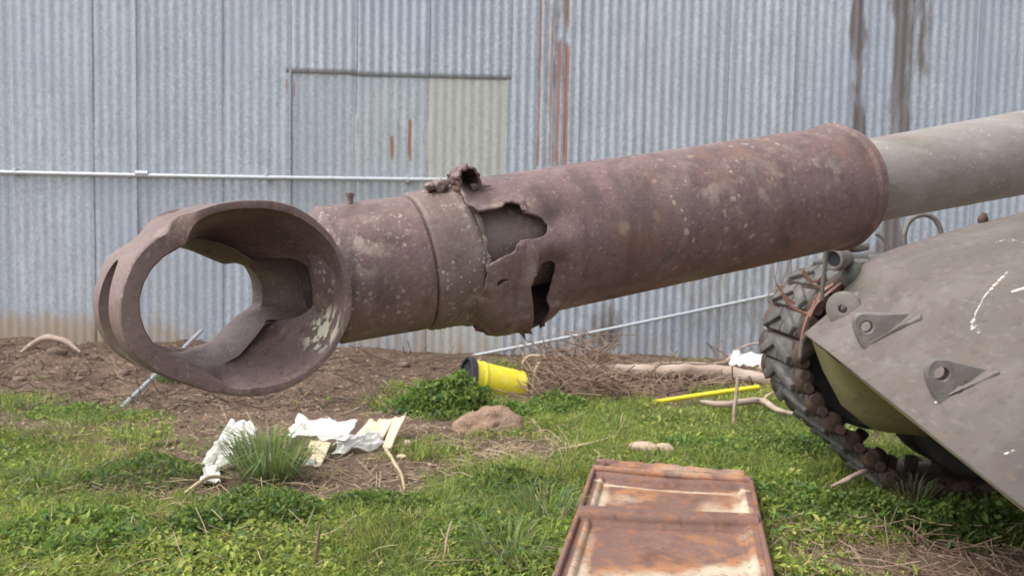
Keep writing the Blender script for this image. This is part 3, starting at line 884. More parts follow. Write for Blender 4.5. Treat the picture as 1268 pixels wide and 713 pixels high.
LD = [(314, 361), (311.6, 345), (303.7, 329), (289, 325), (277, 327), (261.5, 320.8), (241, 312), (219, 304), (190, 318), (168, 345), (160, 371), (160, 391), (172, 420), (198, 436), (225, 434), (259, 424), (276, 409), (294, 391), (312.7, 379)]
NA = 144
CP = (250.0, 372.0)
angs = np.linspace(-pi, pi, NA, endpoint=False)

def polar(poly):
    out = np.zeros(NA)
    P = np.array(poly)
    for i, a in enumerate(angs):
        d = np.array([cos(a), -sin(a)])
        for j in range(len(P)):
            p = P[j] - CP; e = P[(j + 1) % len(P)] - P[j]
            den = d[0] * e[1] - d[1] * e[0]
            if abs(den) < 1e-9: continue
            t = (p[0] * e[1] - p[1] * e[0]) / den
            u_ = (p[0] * d[1] - p[1] * d[0]) / den
            if t > 0 and -1e-6 <= u_ <= 1 + 1e-6: out[i] = max(out[i], t)
    sm = (np.roll(out, 1) + 2 * out + np.roll(out, -1)) / 4
    return sm

def loop2d(poly, tv):
    """photo outline -> (along gun, up) coordinates at cross position tv"""
    rad = polar(poly)
    res = np.zeros((NA, 2))
    for i, a in enumerate(angs):
        p = plane_hit(CP[0] + rad[i] * cos(a), CP[1] - rad[i] * sin(a), OM + TM * tv[i], TM) - OM
        res[i] = (p @ AM, p @ WM)
    return res
deg = np.degrees(angs)
lip = sstep(-80, -60, deg) * sstep(121, 90, deg)
right = sstep(-75, -45, deg) * sstep(105, 70, deg)
tA = .085 + .065 * lip
A2 = loop2d(LA, tA); B2 = loop2d(LB, tA - .003)
tC = .030 - .012 * right
C2 = loop2d(LC, tC)
tD = np.full(NA, -.10)
D2 = loop2d(LD, tD)
cen = lambda L: L.mean(0)
L3 = []                                      # list of (2d loop, t)
rim = .0025
L3.append((A2, tA - .010)); L3.append((A2, tA - rim)); L3.append((A2 + (B2 - A2) * .08, tA))
L3.append((A2 + (B2 - A2) * .5, tA + .0008)); L3.append((A2 + (B2 - A2) * .92, tA)); L3.append((B2, tA - .003)); L3.append((B2, tA - .010))
for uu in (.12, .25, .4, .55, .7, .82, .90, .95):
    g = np.where(lip > .5, uu ** 1.35, uu)
    tt = tA - .006 + (tC - tA + .006) * (uu ** 0.75) - .034 * lip * right * sstep(.3, .85, uu) 
    L3.append((B2 + (C2 - B2) * g[:, None], tt))
L3.append((C2, tC)); L3.append((C2 + (cen(C2) - C2) * .0, tC - .006))
bore = np.exp(-((deg - 4) / 26.0) ** 2)
pk = C2.copy(); pk[:, 0] -= .062 * bore; pk = cen(C2) + (pk - cen(C2)) * 1.03
L3.append((pk, tC - .022)); L3.append((pk, tC - .058))
dm = D2.copy(); dm = D2 + (C2 - D2) * .25
L3.append((dm, tD + .028)); L3.append((D2, tD + .008)); L3.append((D2, tD - .006))
B2f = B2 + (cen(B2) - B2) * -.01
for uu in (.4, .75):
    L3.append((D2 + (B2f - D2) * uu, tD + (-tA + .003 - tD) * uu - .01 * (1 - uu)))
front = sstep(.02, .15, A2[:, 0])
kern = np.exp(-(np.arange(-14, 15) / 7.0) ** 2); kern /= kern.sum()
AS = sum(k_ * np.roll(A2, i_ - 14, axis=0) for i_, k_ in enumerate(kern))      # the cross tube's middle has an even outline
AS = AS + (AS - AS.mean(0)) * .015
shoulder = sstep(60, 85, deg) * sstep(150, 125, deg)
AS[:, 1] -= .010 * shoulder
fx = np.stack([front, 0 * front], -1)
L3.append((B2f + fx * .007, -tA + .004)); L3.append((A2 + (B2 - A2) * .5 + fx * .010, -tA)); L3.append((AS + fx * .012, -tA + rim))
rear = sstep(-.06, -.14, A2[:, 0])
for tt in (-.06, -.02, .02, .055):
    bulge = AS.copy(); bulge[:, 0] += front * (.010 - tt * .11) - rear * .018
    L3.append((bulge, np.clip(np.full(NA, tt), -tA + rim * 2, tA - .016)))
V = []
for (L, tv) in L3:
    for i in range(NA):
        V.append(OM + AM * L[i, 0] + WM * L[i, 1] + TM * tv[i])
V = np.array(V)
V = V + 0.0012 * fbm(V[:, 0] * 30, V[:, 1] * 30, V[:, 2] * 30, seed=13)[:, None] * unit([.3, -.8, .5])
nl = len(L3)
I = np.arange(nl * NA).reshape(nl, NA)
I2 = np.vstack([I, I[:1]])
J2 = np.roll(I2, -1, axis=1)
Fq = np.stack([I2[:-1], J2[:-1], J2[1:], I2[1:]], -1).reshape(-1, 4)
gpos = plane_hit(399, 408, OM + TM * .11, TM)
M_['brake'] = rusty('rusty_muzzle_brake', (0.172, 0.115, 0.104), (0.092, 0.060, 0.055), (0.22, 0.145, 0.122), .3,
                    extra=[((0.66, 0.62, 0.46), [('noise', 60, 0.47, 0.54, 3, (1.6, 1.6, .4)), ('ball', gpos, .022, .050)], 1.0),
                           ((0.40, 0.34, 0.17), [('noise', 12, .45, .65, 5), ('ball', plane_hit(316, 358, OM - TM * .06, TM), .02, .06)], .8),
                           ((0.30, 0.27, 0.10), [('noise', 9, .48, .66, 5), ('ball', plane_hit(132, 405, OM - TM * .02, TM), .03, .10)], .7),
                           ((0.46, 0.36, 0.28), [('noise', 10, .48, .66, 5), ('ball', plane_hit(190, 285, OM, TM), .02, .08)], .7)])
brake = mk('muzzle_brake', V, Fq, M_['brake'])
fix_normals(brake)
for (a0, a1, rr) in ((.08, .30, .066), (-.26, .08, .050)):
    mc = MB().lathe(OM, -DIR, [(a0, rr), (a1, rr)], 40)
    mc.F += [list(range(40)), list(range(40, 80))]
    if a1 > .2: mc.V = [v - TM * (((v - OM) @ TM) * .55) + TM * .012 + WM * (((v - OM) @ WM) * .35) for v in mc.V]     # the shell exit, narrowed across
    cut_o = mk('cutter', mc.V, mc.F, None); fix_normals(cut_o)
    md = brake.modifiers.new('bore', 'BOOLEAN'); md.operation = 'DIFFERENCE'; md.solver = 'MANIFOLD'; md.object = cut_o
    dg = bpy.context.evaluated_depsgraph_get()
    me = bpy.data.meshes.new_from_object(brake.evaluated_get(dg))
    brake.modifiers.clear()
    old = brake.data; brake.data = me; bpy.data.meshes.remove(old)
    bpy.data.objects.remove(cut_o)
brake.data.name = 'muzzle_brake'
brake.data.polygons.foreach_set('use_smooth', np.ones(len(brake.data.polygons), dtype=bool))
sharp(brake, 38)
adopt(tank, brake)

# ------------------------------------------------------------------ tank: hull
FAR = [at(996, 412, 3.55), at(1038, 374, 3.57), at(1072, 324, 3.60), at(1172, 287, 3.64), at(1290, 257, 3.70), at(1500, 205, 3.8)]
NC = at(1268, 630, 2.05)
NEAR = [NC + np.append(BH[:2] * b, z) for b, z in ((0, 0), (.22, .20), (.50, .37), (.90, .55), (1.35, .71), (2.1, .9))]
FAR = np.array(FAR); NEAR = np.array(NEAR)
mir_c = P0
def mirror(p):
    q = (p - HC) @ QH
    return p - 2 * np.asarray(q)[..., None] * QH
fr = catmull(FAR, 14); nr = catmull(NEAR, 14)
rows = []
qn = (nr[0] - P0) @ QH
for v in np.linspace(0, 1, 70):
    rowp = fr * (1 - v) + nr * v
    rowp[:, 2] += .045 * sin(pi * v) * np.linspace(0, 1, len(rowp)) ** .7
    rows.append(rowp)
rows = [fr + np.array([QH[0] * .07, QH[1] * .07, -.13]), fr + np.array([QH[0] * .05, QH[1] * .05, -.035])] + rows
half = rows
GL = np.array(half)
nr_, nc_ = GL.shape[:2]
P = GL.reshape(-1, 3).copy()
P[:, 2] += .004 * fbm(P[:, 0] * 4, P[:, 1] * 4, seed=33)
def stroke(pts, wd, s=1.0):
    global mark
    pts = np.array(pts, float)
    for a, b in zip(pts[:-1], pts[1:]):
        d = b - a
        t = np.clip(((px - a[0]) * d[0] + (py - a[1]) * d[1]) / (d @ d), 0, 1)
        dd = np.hypot(px - a[0] - t * d[0], py - a[1] - t * d[1])
        mark = np.maximum(mark, s * sstep(wd * 1.5, wd * .4, dd))
# refine the grid before drawing scrapes: bilinear subdivision of the visible half
def refine(G, k):
    a = np.linspace(0, G.shape[0] - 1, (G.shape[0] - 1) * k + 1); b = np.linspace(0, G.shape[1] - 1, (G.shape[1] - 1) * k + 1)
    i0 = np.minimum(a.astype(int), G.shape[0] - 2); j0 = np.minimum(b.astype(int), G.shape[1] - 2)
    ta = (a - i0)[:, None, None]; tb = (b - j0)[None, :, None]
    g = lambda di, dj: G[i0 + di][:, j0 + dj]
    return (g(0, 0) * (1 - ta) + g(1, 0) * ta) * (1 - tb) + (g(0, 1) * (1 - ta) + g(1, 1) * ta) * tb
GL = refine(P.reshape(nr_, nc_, 3), 3)
nr_, nc_ = GL.shape[:2]
P = GL.reshape(-1, 3)
px, py = prv(P); mark = np.zeros(len(P))
stroke([(1247, 337), (1232, 352), (1218, 368), (1208, 388), (1203, 408)], 1.7, .72)
stroke([(1252, 361), (1268, 357), (1290, 352)], 2.0, .72)
stroke([(1203, 400), (1212, 410)], 6, .45)
stroke([(1243, 562), (1256, 557)], 2, .7)
stroke([(1230, 300), (1250, 296), (1268, 300)], 1.5, .5)
stroke([(1158, 498), (1176, 486)], 2.4, .62)
stroke([(1176, 486), (1228, 466)], 1.8, .40)
stroke([(1230, 463), (1246, 459)], 1.8, .62)
stroke([(1068, 430), (1078, 425)], 2.0, .55)
stroke([(1078, 425), (1122, 404)], 1.6, .36)
I = np.arange(nr_ * nc_).reshape(nr_, nc_)
Fq = np.stack([I[:-1, :-1], I[:-1, 1:], I[1:, 1:], I[1:, :-1]], -1).reshape(-1, 4)
gl = mk('glacis', P, Fq, M_['hull'], attrs={'mark': ('FLOAT', mark)})
so = gl.modifiers.new('armour', 'SOLIDIFY'); so.thickness = 0.022; so.offset = 1
bmx = bmesh.new(); bmx.from_mesh(gl.data); bvh = BVHTree.FromBMesh(bmx)
bmx.faces.ensure_lookup_table()
if bmx.faces[len(bmx.faces) // 2].normal.z < 0:
    bmesh.ops.reverse_faces(bmx, faces=bmx.faces); bmx.to_mesh(gl.data)
bmx.free()
so.offset = -1
adopt(tank, gl)
# near half, out of the picture but part of the hull
mf = mirror(fr)
Gm = np.array([nr * (1 - v) + mf * v + np.outer(np.linspace(0, 1, len(nr)) ** .7, [0, 0, .045 * sin(pi * v)]) for v in np.linspace(0, 1, 30)])
n1, n2 = Gm.shape[:2]
I = np.arange(n1 * n2).reshape(n1, n2)
Fq = np.stack([I[:-1, :-1], I[:-1, 1:], I[1:, 1:], I[1:, :-1]], -1).reshape(-1, 4)
Pm = Gm.reshape(-1, 3)
adopt(tank, mk('bow_side', Pm, Fq, M_['hull'], attrs={'mark': ('FLOAT', np.zeros(len(Pm)))}))
# belly: from the nose edge back and down, between the tracks
edge = np.array([rp[0] for rp in half[2:]])
edge = np.vstack([edge, Gm[1:, 0]])
brow = []
for kx, dz in ((.0, 0), (.05, .35), (.13, .75), (.22, .96), (.5, 1.0), (2.6, 1.0)):
    qe = (edge - HC) @ QH
    rowp = edge + np.outer(kx * (1 + 9 * sstep(1.0, .5, qe)), BH)
    rowp[:, 2] = (edge[:, 2] - .006) * (1 - dz) + .345 * dz
    q = (rowp - HC) @ QH
    rowp = rowp - np.outer(np.sign(q) * np.maximum(np.abs(q) - 1.12, 0), QH)
    brow.append(rowp)
B = np.array(brow)
n1, n2 = B.shape[:2]
I = np.arange(n1 * n2).reshape(n1, n2)
Fq = np.stack([I[:-1, :-1], I[:-1, 1:], I[1:, 1:], I[1:, :-1]], -1).reshape(-1, 4)
o = mk('lower_hull', B.reshape(-1, 3), Fq, M_['belly'])
adopt(tank, o)
# hull side wall behind the track and plain turret beyond the frame
for sg in (1, -1):
    c = HC + BH * 2.0 + QH * 1.12 * sg
    MB().box([c[0], c[1], .66], BH, QH, [0, 0, 1], 1.55, .03, .34).obj('hull_side', M_['belly'], root=tank, smooth=False)
mb = MB()
tc = P0 + DIR * 3.1
mb.lathe([tc[0], tc[1], tc[2] - .55], [0, 0, 1], [(0, .95), (.12, 1.08), (.4, 1.05), (.7, .85), (.9, .45), (.95, .0001)], 40)
mb.obj('turret', M_['hull'], root=tank)
mb = MB().lathe(P0 + DIR * 2.05, DIR, [(0, .0001), (0, .16), (.08, .24), (.3, .30), (.6, .32)], 32)
mb.obj('mantlet', M_['hull'], root=tank)

def glacis_hit(px_, py_):
    d = ray(px_, py_)
    h = bvh.ray_cast(Vector(CAM), Vector(d).normalized())
    return np.array(h[0][:]) if h[0] else at(px_, py_, 3.4)

def towing_lug(outline, hole, b0, b1, thick=.06):
    pA, pB = glacis_hit(*b0), glacis_hit(*b1)
    hd = unit([pB[0] - pA[0], pB[1] - pA[1], 0]); hd = unit(hd * .35 + BH * .65)
    nrm = np.array([hd[1], -hd[0], 0])
    out = catmull(np.array([plane_hit(x, y, pA, nrm) for x, y in outline + outline[:1]]), 6)[:-1]
    hc = plane_hit(hole[0], hole[1], pA, nrm)
    hr = hole[2] / F * 3.3
    a0 = np.array([atan2((p - hc)[2], (p - hc) @ hd) for p in out])
    inn = np.array([hc + hr * (cos(a) * hd + sin(a) * np.array([0, 0, 1])) for a in a0])
    n_ = len(out)
    V = []
    for off in (-thick / 2, thick / 2):
        V += [p + nrm * off for p in out] + [p + nrm * off for p in inn]
    Fc = []
    for i in range(n_):
        j = (i + 1) % n_
        Fc += [[i, j, n_ + j, n_ + i], [2 * n_ + i, 3 * n_ + i, 3 * n_ + j, 2 * n_ + j], [i, 2 * n_ + i, 2 * n_ + j, j], [n_ + i, n_ + j, 3 * n_ + j, 3 * n_ + i]]
    o = mk('towing_lug', V, Fc, M_['olive']); fix_normals(o)
    bv = o.modifiers.new('edge', 'BEVEL'); bv.width = .006; bv.segments = 2; bv.limit_method = 'ANGLE'; bv.angle_limit = radians(50)
    sharp(o, 40)
    ft = []
    for i in range(15):                          # lumpy weld along the foot
        q_ = i / 14
        ft.append(glacis_hit(b0[0] * (1 - q_) + b1[0] * q_ + 1.5, b0[1] * (1 - q_) + b1[1] * q_ + 2.0) + np.array([0, 0, .003]))
    wb = MB().tube(ft, [.006 + .005 * float(vnoise(i * 1.3, b0[0], seed=3)) ** 2 for i in range(15)], 7, rough=.6, seed=int(b0[0])).obj('weld_seam', M_['olive'], ang=70)
    wb.parent = o
    return adopt(tank, o)
towing_lug([(1068, 432), (1060, 416), (1056, 401), (1058, 391), (1066, 386.5), (1084, 387), (1110, 387), (1136, 386), (1146, 391), (1120, 408), (1092, 424)], (1072, 404, 6.5), (1068, 428), (1140, 392))
towing_lug([(1160, 498), (1150, 478), (1146, 460), (1150, 448), (1160, 443.5), (1176, 446), (1204, 453), (1232, 459), (1240, 463), (1212, 478), (1184, 492)], (1163, 461, 7), (1160, 494), (1236, 460))
# hook plate with a round eye and its shaft
c = glacis_hit(1046, 388) + np.array([0, 0, .035])
ax = unit(BH * -.72 + np.array([.15, -.65, 0]))
c = at(1045, 382, c[1])
mb = MB().lathe(c, ax, [(-.014, .018), (-.014, .060), (-.009, .068), (.009, .068), (.014, .060), (.014, .018), (-.014, .018)], 28)
mb.obj('lifting_eye', M_['olive'], root=tank)
MB().tube(straight(at(1050, 378, c[1] + .03), at(1088, 362, c[1] + .05), 5), .036, 14).obj('eye_shaft', M_['olive'], root=tank)
# lamp, its housing and the bent guard rods behind it
lp = at(1034, 321, 3.55)
mb = MB().lathe(lp, unit([-.75, -.62, -.05]), [(-.09, .0001), (-.09, .03), (-.02, .047), (.02, .045), (.022, .036), (.004, .030), (.004, .0001)], 24)
mb.obj('headlamp', [M_['olive']], root=tank)
MB().lathe(lp, unit([-.75, -.62, -.05]), [(.005, .0001), (.005, .028)], 20).obj('lamp_lens', M_['dark'], root=tank)
MB().add(*blob(at(1056, 341, 3.60), (.045, .05, .06), seed=3, rough=.15, sub=3)).obj('lamp_housing', M_['dusk'], root=tank)
MB().add(*blob(at(1060, 305, 3.62), (.055, .03, .022), seed=5, rough=.5, sub=3)).obj('lamp_bracket', M_['olive'], root=tank, ang=70)
MB().tube(catmull([at(x, y, 3.72) for x, y in ((1121, 312), (1120, 290), (1127, 273), (1142, 266), (1156, 270), (1164, 283), (1166, 296))], 6), .0105, 10).obj('lamp_guard', M_['olive'], root=tank)
MB().tube(catmull([at(x, y, 3.68) for x, y in ((1084, 289), (1093, 295), (1099, 306), (1103, 320))], 6), .008, 8).obj('guard_rod', M_['olive'], root=tank)
MB().tube(catmull([at(x, y, 3.70) for x, y in ((1078, 322), (1100, 320), (1122, 312), (1140, 304))], 6), .010, 8, rough=.3).obj('weld_strip', M_['olive'], root=tank)
mb = MB().add(*blob(glacis_hit(1217, 275) + np.array([0, 0, .012]), (.022, .022, .026), seed=8, rough=.3, sub=2))
mb.obj('hull_stud', M_['link'], root=tank)
MB().tube(catmull([at(x, y, 3.5) for x, y in ((1023, 300), (1022, 325), (1019, 350), (1018, 372))], 5), .0085, 8).obj('hanging_hose', M_['dusk'], root=tank)

# ------------------------------------------------------------------ tank: far track with idler and road wheel
G0 = gr(1111, 617)
def tz(px_, py_):
    p = plane_hit(px_, py_, G0, QH)
    return (p - G0) @ BH, p[2]
bl, zl = tz(984, 442)
RI = .40
bc, zc = bl + RI, zl + .01
# closed path of the track's outer face in (b, z)
def tangent_low():
    # point on the circle where the straight rise from the ground meets it
    bs, zs = 0.02, 0.0
    dx, dz = bc - bs, zc - zs
    L = sqrt(dx * dx + dz * dz); a = math.acos(RI / L); b0 = atan2(-dz, -dx)
    return b0 - a, b0 + a
c1, c2 = tangent_low()
cand = [c for c in (c1, c2) if cos(c) < 0.2]
aT = min(cand, key=lambda c: cos(c)) if cand else c1
path = [(2.6, 0), (1.2, 0), (.3, 0), (.08, .004), (.0, .015)]
a_end = pi / 2
aT_ = aT % (2 * pi)
for a in np.linspace(aT_, a_end, 26): path.append((bc + RI * cos(a), zc + RI * sin(a)))
path += [(bc + .5, zc + RI - .01), (bc + 1.2, zc + RI - .04), (2.6, zc + RI - .06)]
path = np.array(path)
seg = np.hypot(*np.diff(path, axis=0).T); cum = np.concatenate([[0], np.cumsum(seg)])
pitch = .118
TW = .44
def track_point(s):
    return np.interp(s, cum, path[:, 0]), np.interp(s, cum, path[:, 1])
def make_link():
    """one link in its own axes: x along the track, y across (0 = near side), z outwards"""
    mb = MB()
    ex, ey, ez = np.eye(3)
    mb.box([0, TW / 2, -.034], ex, ey, ez, .056, TW / 2 - .03, .020, 0, bev=.006)
    for yy in (.035, TW / 2 + .006):                 # two rubber blocks with chevron bars
        wy = TW / 2 - .041
        mb.box([0, yy + wy / 2, -.012], ex, ey, ez, .050, wy / 2, .014, 1, bev=.006)
    for sg in (1, -1):
        c = np.array([.002, TW / 2 + sg * .095, .008])
        d = unit([-.40 * sg, 1.0, 0])
        mb.box(c, unit(np.cross(d, ez)), d, ez, .022, .092, .014, 1, bev=.006)
    for yy in (.0, TW):                              # end connectors: two pins in one forged lump
        V_, F_ = blob([0, yy, -.030], (.060, .036, .044), seed=5, rough=.22, sub=2)
        mb.add(V_, F_, 0)
        for xx in (-.030, .030):
            mb.tube([[xx, yy - .040, -.030], [xx, yy + .034, -.030]], .021, 8, 0)
    mb.box([.0, TW / 2, -.085], ex, ey, ez, .02, .03, .04, 0, bev=.008)
    o = mb.obj('track_link', [M_['link'], M_['pad']])
    return o
link0 = make_link()
n_links = int(cum[-1] / pitch)
first = True
s0 = .9
idx = 0
s = s0
while s < cum[-1] - 1.0:
    b, z = track_point(s); b2, z2 = track_point(s + .02); b1, z1 = track_point(s - .02)
    tb, tzv = b2 - b1, z2 - z1
    L = sqrt(tb * tb + tzv * tzv); tb, tzv = tb / L, tzv / L
    ex = BH * tb + np.array([0, 0, tzv])
    ez = np.array([-BH[0] * tzv, -BH[1] * tzv, tb])      # outwards
    ey = np.cross(ez, ex)
    flip = ey @ QH < 0
    if flip: ex = -ex; ey = np.cross(ez, ex)
    o = link0 if first else link0.copy()
    if not first: COL.objects.link(o)
    first = False
    p = G0 + BH * b + np.array([0, 0, z])
    wob = rng.normal(0, .004, 3)
    mt = Matrix(((ex[0], ey[0], ez[0], p[0] + wob[0]), (ex[1], ey[1], ez[1], p[1] + wob[1]), (ex[2], ey[2], ez[2], p[2] + wob[2]), (0, 0, 0, 1)))
    o.parent = tank
    o.matrix_parent_inverse = Matrix.Translation(-Vector(tank.location))
    o.matrix_basis = mt
    s += pitch
def road_wheel(b, z, rad, name):
    c = G0 + BH * b + QH * .13 + np.array([0, 0, z])
    for k_ in (0, 1):
        cc = c + QH * (.20 * k_)
        mb = MB().lathe(cc, QH, [(-.055, rad - .09), (-.06, rad - .02), (-.045, rad), (.045, rad), (.06, rad - .02), (.055, rad - .09), (-.055, rad - .09)], 48)
        ty = mb.obj('tyre', M_['rubber'])
        mb = MB().lathe(cc, QH, [(-.03, .0001), (-.035, .06), (-.02, .09), (-.005, rad * .5), (-.045, rad - .095), (-.05, rad - .08), (.05, rad - .08), (.05, .0001)], 40)
        if k_ == 0:
            disc = mb.obj(name, M_['olive'] if name == 'road_wheel' else M_['link'], root=tank); first_ty = ty
            ty.parent = disc
        else:
            d2_ = mb.obj('wheel_disc', M_['link']); d2_.parent = disc; ty.parent = disc
    mb = MB()
    for i in range(10):
        a = 2 * pi * i / 10
        p = c + (BH * cos(a) + np.array([0, 0, sin(a)])) * .10 - QH * .02
        mb.tube([p, p - QH * .03], .014, 6)
    bo = mb.obj('wheel_bolt', M_['link']); bo.parent = disc
    bo['kind'] = 'stuff'
road_wheel(bc, zc, RI - .07, 'idler_wheel')
road_wheel(.40, .07 + .30, .30, 'road_wheel')
road_wheel(1.08, .07 + .33, .33, 'road_wheel')
road_wheel(1.78, .07 + .33, .33, 'road_wheel')

# wires tangled over the front of the track
ppl = lambda pts, Y: catmull([at(x, y, Y) for x, y in pts], 6)
WIRES = [([(968, 362), (978, 378), (990, 385), (1000, 388), (1010, 376), (1018, 362), (1032, 352)], 3.62), ([(992, 338), (1004, 348), (1014, 346), (1026, 330)], 3.67),
         ([(1003, 392), (1010, 378), (1022, 366), (1042, 350)], 3.58), ([(994, 334), (1000, 342), (1006, 352), (1022, 356), (1040, 352)], 3.64),
         ([(1010, 372), (1003, 386), (996, 404), (992, 420)], 3.60), ([(962, 352), (972, 366), (984, 376)], 3.66)]
root = empty('tangled_wire', at(1000, 380, 3.2), 'frayed orange brown wires tangled over the front of the tank track', 'wire')
for i, (pts, Yw) in enumerate(WIRES):
    MB().tube(ppl(pts, Yw), .0055 if i else .007, 6, rough=.2).obj('wire_strand', M_['wire'], root=root)
root = empty('vine_tangle', at(966, 350, 3.6), 'dry grey vine stems climbing beside the front of the tank track', 'vine')
for i in range(5):
    x0 = 966 + rng.uniform(-8, 14)
    pts = [(x0 + rng.uniform(-10, 10) + 6 * j * (rng.random() - .5), 440 - j * 24) for j in range(6)]
    MB().tube(ppl(pts, 4.15 + .05 * i), np.linspace(.006, .002, 31), 5).obj('vine_stem', M_['twig'], root=root)

# ------------------------------------------------------------------ rusty steel tray in the grass
zt = .075
FL, FRt = gr(738, 577, zt), gr(928, 592, zt)
NLt, NRt = gr(691, 713, zt), gr(953, 713, zt)
xd = unit(FRt - FL); 
def tray_pt(u_, v_, z=0.0):
    """u across 0..1, v from the far end 0 to the photo's lower edge 1 and on to 1.35"""
    p = (FL * (1 - u_) + FRt * u_) * (1 - v_) + (NLt * (1 - u_) + NRt * u_) * v_
    return p + np.array([0, 0, z])
tray = empty('rusty_tray', tray_pt(.5, .5, -zt), 'flat rusty steel panel with raised ribs and peeling cream paint in the grass', 'panel')
nu, nv = 120, 330
U, Vv = np.meshgrid(np.linspace(0, 1, nu), np.linspace(0, 1.32, nv))
len_m = np.linalg.norm(NLt - FL)
c1v, c2v = .54, 1.16
def ribz(v_):
    z = .0
    for c_ in (c1v, c2v):
        z = z + .048 * sstep(.060, .034, c_ - v_) * sstep(.026, .019, v_ - c_) - .008 * sstep(.02, .03, v_ - c_) * sstep(.12, .05, v_ - c_)
    return z
side = sstep(.075, .055, np.minimum(U, 1 - U))
pan = np.maximum(ribz(Vv), .018 * side)
pan = np.maximum(pan, .030 * sstep(.09, .06, Vv) * sstep(-.01, .02, Vv))
pan = np.maximum(pan, 0.028 * sstep(.105, .085, Vv))
dent = .004 * fbm(U * 4, Vv * 4, seed=61) - .006 * np.exp(-((U - .5) / .3) ** 2)
base_ = (FL * (1 - U[..., None]) + FRt * U[..., None]) * (1 - Vv[..., None]) + (NLt * (1 - U[..., None]) + NRt * U[..., None]) * Vv[..., None]
base_[..., 2] += pan + dent - .03
paint = .20 + (.36 + .16 * fbm(U * 3, Vv * 7, seed=66)) * sstep(.15, .10, np.minimum(U, 1 - U)) * (np.minimum(U, 1 - U) > .035)
paint += .60 * np.exp(-(((U - .80) / .18) ** 2 + ((Vv - .40) / .12) ** 2)) + .70 * np.exp(-(((U - .78) / .19) ** 2 + ((Vv - .92) / .10) ** 2))
paint += .55 * np.exp(-(((U - .35) / .24) ** 2 + ((Vv - .95) / .07) ** 2)) + .50 * np.exp(-(((U - .25) / .14) ** 2 + ((Vv - .28) / .08) ** 2))
paint += .50 * sstep(.025, .0, np.abs(Vv - .155)) + .42 * sstep(.03, .0, np.abs(Vv - .03)) * (U > .25)
paint -= .35 * sstep(.06, .03, np.abs(Vv - c1v)) + .40 * sstep(.03, .0, np.abs(Vv - .095))
paint = np.clip(paint, 0, 1)
I = np.arange(nu * nv).reshape(nv, nu)
Fq = np.stack([I[:-1, :-1], I[1:, :-1], I[1:, 1:], I[:-1, 1:]], -1).reshape(-1, 4)
o = mk('tray_sheet', base_.reshape(-1, 3), Fq, M_['sheet'], attrs={'paint': ('FLOAT', paint.ravel())})
fix_normals(o)
so = o.modifiers.new('gauge', 'SOLIDIFY'); so.thickness = .006
adopt(tray, o)
def paintbox(name, mb, val):
    o = mb.obj(name, M_['sheet'], root=tray)
    a = o.data.attributes.new('paint', 'FLOAT', 'POINT')
    n_ = len(o.data.vertices)
    a.data.foreach_set('value', np.full(n_, val, dtype=np.float32))
    return o
up = np.array([0, 0, 1.0])
for u_ in (0.0, 1.0):                                     # folded side rails
    P = np.array([tray_pt(u_ + (.006 if u_ else -.006), v_, -.018 + .003 * sin(v_ * 9)) for v_ in np.linspace(0.01, 1.32, 24)])
    d = unit(P[-1] - P[0]); sd_ = np.cross(d, up)
    mb = MB()
    V = []
    for i, p in enumerate(P):
        for (a, b) in ((-.009, -.05), (.009, -.05), (.009, .026), (.004, .031), (-.004, .031), (-.009, .026)):
            V.append(p + sd_ * a + up * b)
    Fc = [[i * 6 + j, i * 6 + (j + 1) % 6, (i + 1) * 6 + (j + 1) % 6, (i + 1) * 6 + j] for i in range(len(P) - 1) for j in range(6)] + [[0, 1, 2, 3, 4, 5], [(len(P) - 1) * 6 + j for j in range(6)]]
    paintbox('side_rail', mb.add(V, Fc), .22)
# raised rolled bar at the far end, and a bent flange with a painted hole behind it
P = np.array([tray_pt(u_, .055, .006) for u_ in np.linspace(0, 1, 20)])
paintbox('end_roll', MB().tube(P, .019, 12), .40)
nuf = 60
V = []; 
for j, (vv, zz) in enumerate(((-.005, -.055), (-.012, .004), (-.022, .012), (-.060, .010), (-.085, .004), (-.088, -.02))):
    for i in range(nuf):
        u_ = .02 + .955 * i / (nuf - 1)
        rg = .006 * float(vnoise(i * .35, j * .3, seed=71)) * (j > 2)
        V.append(tray_pt(u_, vv + rg * 2, zz + .004 * float(vnoise(i * .2, j * .2, seed=73))))
Fc = [[j * nuf + i, j * nuf + i + 1, (j + 1) * nuf + i + 1, (j + 1) * nuf + i] for j in range(5) for i in range(nuf - 1)]
o = paintbox('end_flange', MB().add(V, Fc), .42)
so = o.modifiers.new('gauge', 'SOLIDIFY'); so.thickness = .004
hp = tray_pt(.745, -.042, .013)
MB().lathe(hp, up, [(0, .0001), (.002, .009)], 14).obj('hole_shade', M_['dark'], root=tray)  # dark disc painted as the shade of a hole; the flange is whole
mb = MB().add(*blob(tray_pt(.06, -.03, .012), (.05, .03, .012), seed=14, rough=.5, sub=3))
o = paintbox('rust_flake', mb, .05)

# ------------------------------------------------------------------ bucket
bp = on_ground(612, 484)
bax = unit(np.array([.86, .30, -.17]))                  # from mouth to base
mouth = at(577, 471, bp[1] - .06)
bucket = empty('bucket', bp, 'yellow plastic bucket with a black rim lying on its side in weeds', 'bucket')
R0, R1, LB_ = .152, .124, .40
prof = [(0.028, R0 - .004), (.03, R0 + .001), (LB_ * .22, R0 - .008), (LB_ * .24, R0 - .004), (LB_ * .28, R0 - .006), (LB_ * .30, R0 - .012), (LB_ * .98, R1), (LB_, R1 - .008), (LB_, .0001)]
Vb = MB().lathe(mouth, bax, prof, 56)
